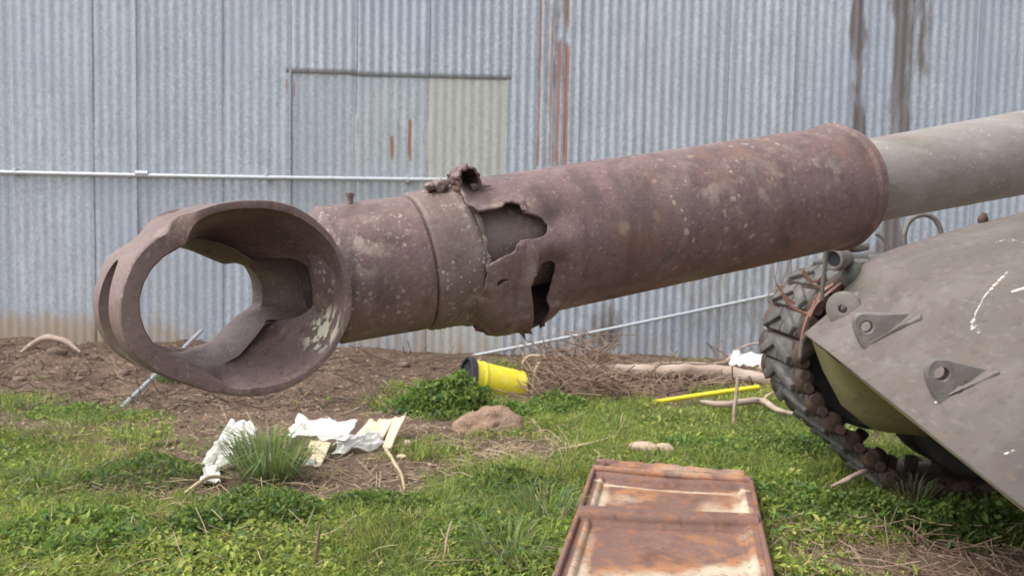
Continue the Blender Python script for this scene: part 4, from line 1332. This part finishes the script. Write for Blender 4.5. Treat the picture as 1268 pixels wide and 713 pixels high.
# printed block of small text on the side, too worn to read
N_ = 160
c = np.asarray(mouth)
n1 = unit(np.cross(bax, [0, 0, 1])); n2 = np.cross(bax, n1)
ss = np.linspace(.03, LB_, 80); th = np.linspace(0, 2 * pi, N_, endpoint=False)
rr = np.interp(ss, [p[0] for p in prof[:-1]], [p[1] for p in prof[:-1]])
SS, TT = np.meshgrid(ss, th, indexing='ij')
RR = np.repeat(rr[:, None], N_, 1)
Pb = c + SS[..., None] * bax + RR[..., None] * (np.cos(TT)[..., None] * n1 + np.sin(TT)[..., None] * n2)
bxp, byp = prv(Pb.reshape(-1, 3))
towards = ((CAM - Pb) * (np.cos(TT)[..., None] * n1 + np.sin(TT)[..., None] * n2)).sum(-1).ravel() > 0
arc = (TT - 0).ravel() * .13
line = (np.sin(SS.ravel() * 2 * pi / .030) > .1)
prt = (line & towards & (SS.ravel() > .13) & (SS.ravel() < .34)).astype(float) * (.42 + .25 * vnoise(arc * 160, SS.ravel() * 45, seed=3))
I = np.arange(Pb.shape[0] * N_).reshape(-1, N_); J = np.roll(I, -1, 1)
Fq = np.stack([I[:-1], J[:-1], J[1:], I[1:]], -1).reshape(-1, 4)
o = fix_normals(mk('bucket_body', Pb.reshape(-1, 3), Fq, M_['yellow'], attrs={'print': ('FLOAT', prt)}))
so = o.modifiers.new('wall', 'SOLIDIFY'); so.thickness = .003
adopt(bucket, o)
MB().lathe(mouth, bax, [(LB_ - .006, .0001), (LB_ - .006, R1 - .004), (LB_ - .001, R1 - .002)], 40).obj('bucket_base', M_['yellow'], root=bucket)
MB().lathe(mouth, bax, [(.045, R0 - .012), (-.012, R0 - .008), (-.016, R0 + .004), (-.012, R0 + .012), (.028, R0 + .012), (.034, R0 + .004), (.034, R0 - .002)], 56).obj('bucket_rim', M_['black'], root=bucket)
MB().lathe(mouth, bax, [(.02, .0001), (.018, R0 - .05), (.004, R0 - .012)], 48).obj('mouth_shade', M_['black'], root=bucket)  # black disc across the open mouth, standing in for the shade inside

# ------------------------------------------------------------------ crumpled white sheets and cream boards
def crumple(quad, n=34, amp=.02, seed=0, freq=9, lift=.015, mat='white', name='plastic_sheet', thick=.002):
    a, b, c_, d = (np.asarray(p, float) for p in quad)
    U, Vq = np.meshgrid(np.linspace(0, 1, n), np.linspace(0, 1, n))
    eu = .05 * vnoise(Vq * 7, 0 * U, seed=seed + 5) * (np.abs(U - .5) > .3); ev = .06 * vnoise(U * 7, 0 * U, seed=seed + 6) * (np.abs(Vq - .5) > .3)
    U2, V2 = U + eu, Vq + ev
    P = (a * (1 - U2[..., None]) + b * U2[..., None]) * (1 - V2[..., None]) + (d * (1 - U2[..., None]) + c_ * U2[..., None]) * V2[..., None]
    rdg = 1 - np.abs(fbm(U * freq * .32 + seed, Vq * freq * .32, seed=seed, oct=2)) * 2.0
    P[..., 2] += amp * 1.3 * rdg + amp * .25 * fbm(U * freq, Vq * freq, seed=seed + 2) + lift
    P += .012 * np.stack([fbm(U * 4, Vq * 4, seed=seed + 21), fbm(U * 4, Vq * 4, seed=seed + 22), 0 * U], -1)
    I = np.arange(n * n).reshape(n, n)
    Fq = np.stack([I[:-1, :-1], I[:-1, 1:], I[1:, 1:], I[1:, :-1]], -1).reshape(-1, 4)
    o = mk(name, P.reshape(-1, 3), Fq, M_[mat])
    so = o.modifiers.new('film', 'SOLIDIFY'); so.thickness = thick
    return o
g = on_ground
def gz(px_, py_, z): 
    return on_ground(px_, py_, z)
# standing white sack left of the tuft: leans up from the soil
yb = g(290, 578)[1]
o = crumple([g(246, 586), g(322, 588), at(316, 533, yb + .08), at(284, 528, yb + .10)], 40, .02, 4)
tag(o, 'white crumpled plastic sack standing up on the left side of the grass tuft', 'plastic sheet')
o = crumple([g(246, 602), g(272, 604), gz(272, 582, .03), gz(254, 584, .02)], 20, .012, 9)
tag(o, 'small white plastic scrap lying lowest on the left of the litter', 'plastic sheet')
o = crumple([gz(356, 545, .05), gz(428, 553, .05), gz(440, 529, .09), gz(366, 522, .12)], 36, .020, 14)
tag(o, 'white crumpled plastic sheet right of the grass tuft under the cream boards', 'plastic sheet')
o = crumple([g(412, 566), g(478, 557), gz(470, 543, .05), gz(414, 548, .06)], 34, .018, 22)
tag(o, 'white torn plastic sheet in front of the three cream boards', 'plastic sheet')
def board(quad, label, th_=.012, mat='cream', seed=0):
    n = 10
    a, b, c_, d = (np.asarray(p, float) for p in quad)
    U, Vq = np.meshgrid(np.linspace(0, 1, n), np.linspace(0, 1, n))
    P = (a * (1 - U[..., None]) + b * U[..., None]) * (1 - Vq[..., None]) + (d * (1 - U[..., None]) + c_ * U[..., None]) * Vq[..., None]
    P[..., 2] += .012 * fbm(U * 2 + seed, Vq * 2, seed=seed) + .012 * (U - .5) ** 2
    I = np.arange(n * n).reshape(n, n)
    Fq = np.stack([I[:-1, :-1], I[:-1, 1:], I[1:, 1:], I[1:, :-1]], -1).reshape(-1, 4)
    o = mk('cardboard_piece', P.reshape(-1, 3), Fq, M_[mat])
    so = o.modifiers.new('thick', 'SOLIDIFY'); so.thickness = th_
    tag(o, label, 'board', 'cream boards dumped in the grass')
    return o
board([gz(436, 543, .03), gz(451, 543, .03), gz(469, 524, .07), gz(459, 518, .09)], 'cream cardboard piece farthest left of the three slanted boards', seed=1)
board([gz(452, 544, .04), gz(472, 545, .04), gz(488, 519, .09), gz(470, 517, .10)], 'cream cardboard piece in the middle of the three slanted boards', seed=2)
board([gz(474, 554, .04), gz(484, 554, .04), gz(502, 515, .11), gz(489, 514, .11)], 'narrow cream cardboard piece at the right end of the slanted boards', seed=3)
board([g(372, 576), gz(396, 578, .0), gz(410, 548, .06), gz(386, 544, .06)], 'cream paper piece curling down in front of the white sheet', seed=4, th_=.004)
o = crumple([g(366, 580), g(392, 582), gz(392, 574, .02), gz(370, 572, .02)], 18, .01, 31, mat='white')
tag(o, 'white paper scrap at the foot of the curled cream paper', 'paper')
for i, (x, y, sx, lab) in enumerate(((503, 549, .030, 'pale round stone just right of the cream boards'), (497, 565, .018, 'tiny pale stone below the round one beside the boards'))):
    V, Fc = blob(gz(x, y, .012), (sx * 1.3, sx, sx * .6), seed=i + 3, rough=.2, sub=3)
    o = mk('stone', V, Fc, M_['cream']); tag(o, lab, 'stone')
# flat sandy stones behind the tray
for i, (x, y, sx, sy, lab) in enumerate(((797, 555, .085, .05, 'flat sandy stone, the larger of two behind the rusty panel'), (822, 557, .05, .045, 'flat sandy stone, the smaller of two behind the rusty panel'))):
    V, Fc = blob(gz(x, y, .035), (sx, sy, .034), seed=i + 13, rough=.3, sub=3)
    o = mk('stone', V, Fc, M_['stone']); tag(o, lab, 'stone', 'flat stones behind the panel')
V, Fc = blob(g(607, 537) + np.array([0, .12, .0]), (.175, .16, .115), seed=21, rough=.38, sub=4, freq=2.2)
o = mk('soil_mound', V, Fc, M_['soil']); tag(o, 'bare sandy soil mound rising from the weeds below the bucket', 'mound')
# broken clods on the bank along the wall
for i, (x, y, s_, lab) in enumerate(((56, 424, .10, 'pale dead root clump on the bank at the far left wall foot'), (148, 446, .06, 'pale clod lying on the bank under the muzzle'), (112, 440, .05, 'smaller clod beside the dead root clump'))):
    pass

# ------------------------------------------------------------------ log, branches, rods
def limb(name, pts, rad, mat, label, cat, group=None, k=12, rough=.25):
    P = catmull(pts, 8)
    rr = np.interp(np.linspace(0, 1, len(P)), np.linspace(0, 1, len(rad)), rad)
    o = MB().tube(P, rr, k, rough=rough, seed=len(label)).obj(name, M_[mat], ang=60)
    return tag(o, label, cat, group)
lg = lambda x, y, z=.06: gz(x, y, z)
yL = 6.55
limb('log', [at(718, 458, yL), at(760, 459, yL), at(810, 460, yL - .02), at(860, 459, yL - .05), at(910, 463, yL - .1), at(945, 469, yL - .15), at(985, 476, yL - .2)], [.038, .048, .050, .047, .052, .048, .040], 'bark', 'bare pale log lying along the ground in front of the wall', 'log', k=16)
limb('branch', [lg(868, 497), lg(895, 500, .07), lg(925, 497, .08), lg(945, 497, .07), lg(965, 508, .05), lg(1000, 516, .03)], [.012, .02, .022, .020, .016, .008], 'bark', 'crooked grey branch lying below the yellow rod', 'branch')
limb('branch', [lg(944, 497, .07), lg(952, 489, .10), lg(968, 484, .12), lg(988, 492, .10)], [.010, .009, .007, .004], 'straw', 'thin pale twig forking off beside the crooked branch', 'branch')
yS = g(909, 527)[1]
limb('upright_stick', [at(909, 527, yS), at(910, 505, yS), at(912, 482, yS + .02), at(914, 466, yS + .03)], [.012, .013, .011, .010], 'bark', 'short grey stick standing upright behind the yellow rod', 'stick')
yR = g(875, 505)[1]
limb('yellow_rod', [at(809, 498, yR + .05), at(850, 491.5, yR + .05), at(895, 485, yR + .02), at(940, 479, yR)], [.0155, .0155, .0155, .0155], 'rodyel', 'bright yellow rod resting slanted over the branches', 'rod', rough=0)
limb('branch', [at(900, 446, 6.8), at(912, 434, 6.85), at(930, 426, 6.9), at(956, 424, 6.9)], [.008, .009, .008, .006], 'bark', 'thin curved white branch arching against the wall above the log', 'branch')
limb('branch', [at(790, 452, 6.75), at(835, 449, 6.8), at(880, 450, 6.75), at(905, 447, 6.7)], [.006, .009, .009, .007], 'bark', 'straight pale branch lying along the top of the log', 'branch')
limb('branch', [at(940, 458, 6.4), at(950, 449, 6.45), at(962, 442, 6.5)], [.022, .02, .016], 'bark', 'broken stub of branch pointing up at the right of the log', 'branch')
o = crumple([at(904, 458, 6.55), at(944, 460, 6.5), at(946, 446, 6.6), at(908, 440, 6.65)], 26, .03, 44)
tag(o, 'white crumpled plastic bag lodged behind the right end of the log', 'plastic bag')
limb('stick', [gz(1030, 602, .04), gz(1052, 592, .09), gz(1078, 580, .11), gz(1094, 577, .12)], [.007, .011, .012, .010], 'bark', 'pale grey stick leaning in the weeds beside the tank track', 'stick')
limb('dry_stalk', [g(390, 712), at(391, 690, g(390, 712)[1]), at(394, 668, g(390, 712)[1]), at(397, 648, g(390, 712)[1])], [.0065, .006, .005, .004], 'twig', 'dry brown stalk standing at the lower edge, left of centre', 'stalk', k=7)
limb('dry_stalk', [g(550, 702), at(551, 684, g(550, 702)[1]), at(554, 664, g(550, 702)[1]), at(559, 645, g(550, 702)[1])], [.0055, .005, .004, .003], 'straw', 'thin straw coloured stalk standing at the lower edge, near centre', 'stalk', k=7)
limb('dry_stalk', [gz(478, 556, .04), gz(488, 572, .05), gz(497, 588, .05), gz(501, 606, .02)], [.009, .008, .007, .006], 'straw', 'bent pale twig trailing down from the white sheets', 'stalk', k=7)
limb('dry_stalk', [gz(768, 534, .0), at(769, 524, g(768, 534)[1]), at(771, 513, g(768, 534)[1])], [.008, .007, .006], 'straw', 'short pale stalk standing in grass behind the panel', 'stalk', k=7)
limb('dry_stalk', [gz(690, 556, .03), gz(720, 551, .05), gz(758, 541, .05)], [.004, .006, .005], 'straw', 'pale straw stem lying in grass left of the panel', 'stalk', k=7)
limb('dry_stalk', [gz(226, 612, .02), gz(246, 598, .06), gz(262, 590, .07), gz(285, 592, .05)], [.005, .008, .008, .005], 'straw', 'pale twig poking left from the white scrap', 'stalk', k=7)
limb('branch', [at(650, 462, 6.5), at(648, 450, 6.5), at(655, 441, 6.5), at(668, 441, 6.5)], [.010, .011, .011, .010], 'straw', 'pale hooked root standing out of the brush pile', 'branch')
limb('branch', [at(668, 448, 6.4), at(662, 460, 6.35), at(664, 476, 6.3), at(672, 484, 6.25)], [.008, .010, .010, .007], 'straw', 'pale root bending down beside the bucket', 'branch')
limb('branch', [at(722, 462, 6.3), at(726, 478, 6.2), at(736, 496, 6.0), at(744, 512, 5.8)], [.008, .008, .007, .004], 'twig', 'brown branch slanting down from the end of the log', 'branch')

# ------------------------------------------------------------------ brush pile and litter
def blocked(x, y):
    """true where something flat covers the ground"""
    d = np.stack([x, y], -1)
    inside = np.zeros(len(x), bool)
    a = tray_pt(-.03, -.10)[:2]; b = tray_pt(1.02, -.10)[:2]; c_ = tray_pt(1.03, 1.34)[:2]; e = tray_pt(-.03, 1.34)[:2]
    inside |= in_poly(x, y, np.array([a, b, c_, e]))
    gp = [gr(366, 566), gr(480, 566), gr(505, 522), gr(380, 524)]
    inside |= in_poly(x, y, np.array([p[:2] for p in gp]))
    gp = [gr(255, 585), gr(318, 590), gr(318, 572), gr(262, 570)]
    inside |= in_poly(x, y, np.array([p[:2] for p in gp]))
    return inside | (y > WALL_Y0 + WALL_K * x - .04)

def brush(name, n, px0, px1, py0, py1, zmax, lmin, lmax, rad, mat, label, seed, cat=None):
    rg = np.random.default_rng(seed)
    mb = MB()
    for i in range(n):
        x, y = rg.uniform(px0, px1), rg.uniform(py0, py1)
        wgt = 1 - abs((x - (px0 + px1) / 2) / ((px1 - px0) / 2)) ** 2
        p = gz(x, y, .0)
        if blocked(np.array([p[0]]), np.array([p[1]]))[0]: continue
        z = abs(rg.normal(0, .5)) * zmax * max(wgt, .1)
        L = rg.uniform(lmin, lmax); a = rg.uniform(0, 2 * pi); el = rg.normal(.1, .35)
        d = np.array([cos(a) * cos(el), sin(a) * cos(el), sin(el)])
        p = p + np.array([0, 0, z + .01])
        c1 = rg.normal(0, .25, 3); 
        pts = np.array([p - d * L / 2, p + c1 * L * .3, p + d * L / 2 + rg.normal(0, .2, 3) * L * .4])
        fl = hgt(pts[:, 0], pts[:, 1]) + .004
        pts[:, 2] = np.maximum(pts[:, 2], fl)
        lim = WALL_Y0 + WALL_K * pts[:, 0] - .05
        pts[:, 1] = np.minimum(pts[:, 1], lim)
        mb.tube(catmull(pts, 3), rg.uniform(*rad), 4, cap=False)
    o = mk(name, mb.V, mb.F, M_[mat])
    tag(o, label, cat, kind='stuff')
    return o
brush('brush_pile', 460, 655, 775, 446, 500, .24, .12, .55, (.0018, .0055), 'twig', 'heap of dry brown brushwood beside the yellow bucket', 5)
brush('brush_twigs', 260, 770, 980, 455, 488, .08, .1, .4, (.002, .006), 'twig', 'dry twigs scattered round the log', 6)
brush('bank_twigs', 900, -60, 600, 430, 515, .06, .05, .26, (.0014, .0042), 'dead', 'dead brown weed stems matted on the earth bank along the wall', 8)
brush('bank_straw', 260, -60, 560, 440, 560, .03, .05, .20, (.001, .0024), 'straw', 'pale dead stems on the earth bank', 18)
brush('soil_straw', 160, 80, 560, 560, 625, .03, .04, .18, (.001, .002), 'straw', 'dead stems on bare soil round the white litter', 19)
brush('straw_litter', 330, 560, 780, 525, 600, .03, .06, .24, (.0010, .0022), 'straw', 'dead straw lying in the short grass', 9)
brush('dry_weeds', 230, 940, 1290, 655, 735, .07, .05, .22, (.0010, .0024), 'twig', 'dry brown weeds in front of the tank', 10)
brush('grass_stems', 520, -40, 1000, 560, 720, .05, .05, .20, (.0008, .0017), 'straw', 'dead pale stems among the grass', 13)
brush('straw_ends', 200, 380, 560, 585, 715, .03, .04, .16, (.0009, .0018), 'straw', 'straw stems among the grass at the lower middle', 12)

def scatter(n, ymin=2.45, ymax=7.6, power=1.0, margin=.35):
    y = ymin + (ymax - ymin) * rng.random(n) ** (1.0 + .5 * power)
    x = (rng.random(n) * 2 - 1) * (.60 * y + margin)
    return x, y

# loose crumbs of soil, chips and dead leaves lying on bare earth
n = 110000
x, y = scatter(n, power=.2)
pts = np.stack([x, y, hgt(x, y)], -1)
px, py = prv(pts)
dens = 1 - lookup(px, py, VEG) * .8
keepm = (rng.random(n) < dens * .9) & ~blocked(x, y)
pts = pts[keepm]; n = len(pts)
sz = .004 + .016 * rng.random(n) ** 3
a = rng.random(n) * 2 * pi
e1 = np.stack([np.cos(a), np.sin(a), rng.normal(0, .35, n)], -1); e2 = np.stack([-np.sin(a), np.cos(a), rng.normal(0, .35, n)], -1)
asp = .2 + .7 * rng.random(n) ** 1.5
up_ = np.stack([np.zeros(n), np.zeros(n), sz * (.15 + .5 * rng.random(n))], -1)
c4 = [pts + e1 * sz[:, None], pts + e2 * (sz * asp)[:, None], pts - e1 * sz[:, None], pts - e2 * (sz * asp)[:, None], pts + up_ + .2 * e1 * sz[:, None]]
V = np.stack(c4, 1).reshape(-1, 3)
b = np.arange(n)[:, None] * 5
Fq = np.concatenate([np.stack([b + 0, b + 1, b + 4], -1), np.stack([b + 1, b + 2, b + 4], -1), np.stack([b + 2, b + 3, b + 4], -1), np.stack([b + 3, b + 0, b + 4], -1)], 1).reshape(-1, 3)
pal = np.array([(.17, .115, .08), (.23, .16, .11), (.11, .075, .055), (.30, .225, .16), (.19, .115, .075), (.40, .32, .24)])
cc = pal[rng.choice(6, n, p=[.3, .24, .22, .08, .13, .03])] * rng.uniform(.75, 1.25, (n, 1))
colr = np.repeat(np.concatenate([cc, np.ones((n, 1))], 1), 5, 0)
o = mk('soil_crumbs', V, Fq, M_['dry'], smooth=False, attrs={'col': ('FLOAT_COLOR', colr)})
tag(o, 'loose soil crumbs and dead leaf chips on the bare earth', kind='stuff')
# clods big enough to see, on the bank by the wall: each by itself
CL = [(30, 452, .05), (70, 436, .06), (118, 444, .05), (152, 462, .04), (98, 470, .035), (196, 446, .045), (60, 492, .03), (136, 500, .03), (182, 540, .028), (212, 548, .03), (24, 470, .04), (470, 448, .035), (500, 452, .04)]
CLAB = ['clod of earth at the far left, just below the dead root', 'clod of earth under the arch of the dead root', 'clod of earth at the right foot of the dead root', 'clod of earth right of the dead root, lower on the bank',
        'small clod of earth midway down the left bank', 'clod of earth at the wall foot just left of the slanting rod', 'small clod of earth above the pale green weed', 'small clod of earth right of the pale green weed',
        'small clod of earth above the grey green weed', 'small clod of earth between the grey green weed and the white sack', 'clod of earth at the left edge of the picture', 'clod of earth at the wall foot right of the muzzle', 'clod of earth at the wall foot left of the bucket']
for i, (x, y, s_) in enumerate(CL):
    V, Fc = blob(gz(x, y, s_ * .25), (s_ * 1.3, s_, s_ * .65), seed=i + 60, rough=.4, sub=2)
    o = mk('dirt_clod', V, Fc, M_['clod'])
    tag(o, CLAB[i], 'clod', 'clods of earth on the bank')
limb('dead_root', [g(22, 440), at(40, 426, 6.9), at(58, 418, 6.9), at(80, 422, 6.85), at(100, 436, 6.8)], [.012, .022, .026, .02, .010], 'bark', 'pale dead root lying on the bank at the left wall foot', 'root')

# ------------------------------------------------------------------ grass and weeds
GREENS = np.array([(.195, .285, .060), (.150, .235, .052), (.270, .345, .080), (.095, .165, .055), (.320, .350, .115), (.165, .255, .115)])
def colour_field(x, y, n, kind):
    px, py = prv(np.stack([x, y, 0 * x], -1))
    yel = sstep(.05, .6, fbm(x * 1.1, y * 1.1, seed=91)) * .6 + .5 * sstep(560, 700, py) * sstep(620, 200, px) + .3 * sstep(700, 900, px) * sstep(560, 480, py)
    blue = sstep(.1, .6, fbm(x * 1.7, y * 1.7, seed=95))
    w_ = np.stack([np.full(n, .28), .22 + .2 * blue, .16 + .35 * yel, .14 + .28 * blue, .05 + .28 * yel, .08 + .25 * blue], -1)
    w_ = np.clip(w_, .01, None); w_ /= w_.sum(1, keepdims=True)
    c = (rng.random(n)[:, None] > np.cumsum(w_, 1)).sum(1).clip(0, 5)
    shade = 1 + .35 * fbm(x * 5, y * 5, seed=97)
    return GREENS[c] * np.array([1.46, 1.28, 1.2]) * rng.uniform(.65, 1.35, (n, 1)) * shade[:, None] * np.array([1, 1, 1.0])

def blades(name, x, y, h, wd, lean, label, cols, z0=None, kind='stuff', spread=None):
    n = len(x)
    z = hgt(x, y) if z0 is None else z0
    root = np.stack([x, y, z - .004], -1)
    a = rng.random(n) * 2 * pi
    fdir = np.stack([np.cos(a), np.sin(a), 0 * a], -1) if spread is None else spread
    b2_ = rng.random(n) * 2 * pi
    sdr = np.stack([np.cos(b2_), np.sin(b2_), 0 * a], -1)
    ln = lean * (.3 + rng.random(n))
    mid = root + np.stack([0 * x, 0 * x, h * .58], -1) + fdir * (h * ln * .3)[:, None]
    tip = root + np.stack([0 * x, 0 * x, h * (1 - .35 * ln)], -1) + fdir * (h * ln)[:, None]
    V = np.stack([root - sdr * (wd * .5)[:, None], root + sdr * (wd * .5)[:, None], mid - sdr * (wd * .42)[:, None], mid + sdr * (wd * .42)[:, None], tip], 1).reshape(-1, 3)
    b = np.arange(n)[:, None] * 5
    Fq = np.concatenate([np.stack([b, b + 1, b + 3], -1), np.stack([b, b + 3, b + 2], -1), np.stack([b + 2, b + 3, b + 4], -1)], 1).reshape(-1, 3)
    colr = np.repeat(np.concatenate([cols, np.ones((n, 1))], 1), 5, 0)
    o = mk(name, V, Fq, M_['plant'], smooth=False, attrs={'col': ('FLOAT_COLOR', colr)})
    return tag(o, label, kind=kind) if kind else o

def leaves(name, ctr, size, tilt, label, cols, kind='stuff'):
    n = len(ctr)
    a = rng.random(n) * 2 * pi
    t = rng.normal(0, tilt, n); t2 = rng.normal(0, tilt, n)
    e1 = np.stack([np.cos(a), np.sin(a), t], -1); e2 = np.stack([-np.sin(a), np.cos(a), t2], -1)
    nn = np.cross(e1, e2)
    asp = rng.uniform(.32, .6, n)
    p0 = ctr - e1 * size[:, None]; p1 = ctr + e2 * (size * asp)[:, None] + nn * (size * .18)[:, None]; p2 = ctr + e1 * size[:, None] - np.array([0, 0, 1]) * (size * .25)[:, None]; p3 = ctr - e2 * (size * asp)[:, None] + nn * (size * .18)[:, None]
    V = np.stack([p0, p1, p2, p3], 1).reshape(-1, 3)
    b = np.arange(n)[:, None] * 4
    Fq = np.concatenate([np.stack([b, b + 1, b + 2], -1), np.stack([b, b + 2, b + 3], -1)], 1).reshape(-1, 3)
    colr = np.repeat(np.concatenate([cols, np.ones((n, 1))], 1), 4, 0)
    o = mk(name, V, Fq, M_['plant'], smooth=False, attrs={'col': ('FLOAT_COLOR', colr)})
    return tag(o, label, kind=kind) if kind else o

def veg_mask(x, y, gain=1.0, patch=1.0):
    pts = np.stack([x, y, hgt(x, y)], -1)
    px, py = prv(pts)
    v = lookup(px, py, VEG)
    v = v + patch * (.85 * fbm(x * 1.9, y * 1.9, seed=81) + .25 * fbm(x * 6, y * 6, seed=83)) * (v > .02)
    return (rng.random(len(x)) < np.clip(sstep(.15, .95, v) * gain, 0, 1)) & ~blocked(x, y)

n = 450000
x, y = scatter(n)
m = veg_mask(x, y); x, y = x[m], y[m]; n = len(x)
hh = (.020 + .060 * rng.random(n) ** 1.8) * (1 + 1.1 * np.clip(fbm(x * 2.1, y * 2.1, seed=85), -.6, 1) + .5 * np.clip(fbm(x * 7, y * 7, seed=86), -.5, 1))
cols = colour_field(x, y, n, 0)
drym = rng.random(n) < .10 + .35 * sstep(.15, .6, fbm(x * 1.5 + 7, y * 1.5, seed=99))
cols[drym] = np.array([.34, .27, .14]) * rng.uniform(.7, 1.2, (drym.sum(), 1))
blades('grass', x, y, hh, .0022 + .0022 * rng.random(n), .9, 'short green grass over the yard', cols)
n = 300000
x, y = scatter(n)
m = veg_mask(x, y, 1.0, 1.2); x, y = x[m], y[m]; n = len(x)
ctr = np.stack([x, y, hgt(x, y) + .004 + .040 * rng.random(n) ** 1.3 * (1 + .8 * np.clip(fbm(x * 2.4, y * 2.4, seed=88), -.7, 1))], -1)
leaves('ground_cover', ctr, (.0045 + .013 * rng.random(n) ** 2.2) * (1 + .5 * np.clip(fbm(x * 1.3, y * 1.3, seed=120), -.5, 1)), .6, 'low leafy weeds spreading through the grass', colour_field(x, y, n, 1))

# taller leafy weed patches, one thing each
def weed_patch(px_, py_, rad, height, n, label, dark=1.0, size=.012, group='leafy weed clumps'):
    c = g(px_, py_)
    rr_ = rad * np.sqrt(rng.random(n)); a = rng.random(n) * 2 * pi
    x = c[0] + rr_ * np.cos(a); y = c[1] + rr_ * np.sin(a) * .8
    dome = np.sqrt(np.clip(1 - (rr_ / rad) ** 2, 0, 1))
    lump = 1 + .9 * fbm(x * 7, y * 7, seed=int(px_))
    far_ = rng.random(n) < .25
    x = np.where(far_, c[0] + (x - c[0]) * 1.5, x); y = np.where(far_, c[1] + (y - c[1]) * 1.4, y)
    dome = np.where(far_, dome * .4, dome ** .7)
    z = hgt(x, y) + height * dome * lump * (.25 + .75 * rng.random(n) ** .6)
    root = empty('leafy_weed', c, label, 'weed', group)
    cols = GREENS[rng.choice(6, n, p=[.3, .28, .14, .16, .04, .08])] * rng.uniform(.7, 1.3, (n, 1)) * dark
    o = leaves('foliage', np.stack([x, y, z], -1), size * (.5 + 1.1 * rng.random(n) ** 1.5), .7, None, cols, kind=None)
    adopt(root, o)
    mb = MB()
    for i in range(26):
        k_ = rng.integers(0, n)
        mb.tube([[x[k_] * .5 + c[0] * .5, y[k_] * .5 + c[1] * .5, hgt(x[k_], y[k_])], [x[k_], y[k_], z[k_]]], .0018, 3, cap=False)
    so_ = mk('stem', mb.V, mb.F, M_['dry'], attrs={'col': ('FLOAT_COLOR', np.tile([.12, .16, .05, 1], (len(mb.V), 1)))})
    so_['kind'] = 'stuff'
    adopt(root, so_)
weed_patch(552, 508, .26, .19, 4600, 'tall leafy green weed hiding the mouth of the yellow bucket', 1.0, .016)
weed_patch(590, 492, .12, .10, 1200, 'small leafy weed under the rim of the yellow bucket', 1.0, .011)
weed_patch(655, 512, .18, .07, 2000, 'low leafy weed right of the soil mound', 1.1, .012)
weed_patch(330, 638, .22, .08, 2600, 'dark green weed in the grass below the grass tuft', .9, .010)
weed_patch(250, 655, .12, .06, 1200, 'small dark weed left of the larger dark weed', .85, .010)
weed_patch(470, 636, .20, .07, 2400, 'dark green weed in the grass below the white sheets', .88, .010)
weed_patch(175, 590, .26, .07, 2200, 'grey green weed on bare soil at the left', .8, .009)
weed_patch(640, 610, .24, .08, 2600, 'dark green weed at the left corner of the rusty panel', .85, .012)
weed_patch(1010, 560, .26, .09, 3000, 'bushy weed at the right of the panel before the tank track', .85, .011)
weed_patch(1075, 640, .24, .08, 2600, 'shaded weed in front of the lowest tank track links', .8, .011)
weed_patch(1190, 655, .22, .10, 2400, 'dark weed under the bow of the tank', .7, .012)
weed_patch(215, 472, .12, .04, 500, 'small grey weed on the bank behind the muzzle', .8, .009)
weed_patch(520, 508, .16, .10, 1500, 'leafy weed left of the tall weed by the bucket', 1.05, .013)
weed_patch(690, 505, .20, .07, 1800, 'leafy weed on the green side of the brush pile', 1.1, .012)
weed_patch(880, 560, .26, .07, 2600, 'pale leafy weed behind the right corner of the rusty panel', 1.1, .012)
weed_patch(960, 620, .22, .07, 2200, 'leafy weed at the right edge of the rusty panel', 1.05, .013)
weed_patch(580, 660, .24, .06, 2200, 'leafy weed in the grass left of the panel', 1.1, .012)
weed_patch(90, 665, .30, .06, 2600, 'leafy weed at the lower left corner', 1.15, .012)
weed_patch(85, 512, .22, .05, 1800, 'pale green weed on the bank at the left', 1.15, .009)

# grass tufts, each a thing
def tuft(px_, py_, n, hgt_, rad, label, wd=.006, pale=.3):
    c = g(px_, py_)
    a = rng.random(n) * 2 * pi; rr_ = rad * np.sqrt(rng.random(n))
    x = c[0] + rr_ * np.cos(a); y = c[1] + rr_ * np.sin(a)
    sp = np.stack([np.cos(a), np.sin(a), 0 * a], -1)
    cols = GREENS[rng.choice(6, n, p=[.24, .22, .12, .10, .05, .27])] * rng.uniform(.8, 1.35, (n, 1))
    pm = rng.random(n) < pale
    cols[pm] = np.array([.30, .30, .17]) * rng.uniform(.7, 1.2, (pm.sum(), 1))
    o = blades('grass_tuft', x, y, hgt_ * (.45 + .75 * rng.random(n)), wd * (.6 + .8 * rng.random(n)), 1.25, label, cols, kind=None, spread=sp)
    return tag(o, label, 'grass tuft', 'grass tufts')
tuft(333, 594, 520, .27, .10, 'tall green grass tuft between the white sack and white sheet', .0065)
tuft(50, 600, 160, .13, .09, 'thin grass tuft at the far left edge', .005)
tuft(672, 640, 260, .15, .11, 'long bladed grass tuft left of the rusty panel', .006)
tuft(630, 690, 260, .14, .12, 'long bladed grass tuft at the lower left of the panel', .006)
tuft(1130, 622, 90, .16, .05, 'dry yellow grass tuft against the tank track', .005, .9)
tuft(625, 470, 60, .10, .05, 'little grass tuft behind the bucket', .004, .5)
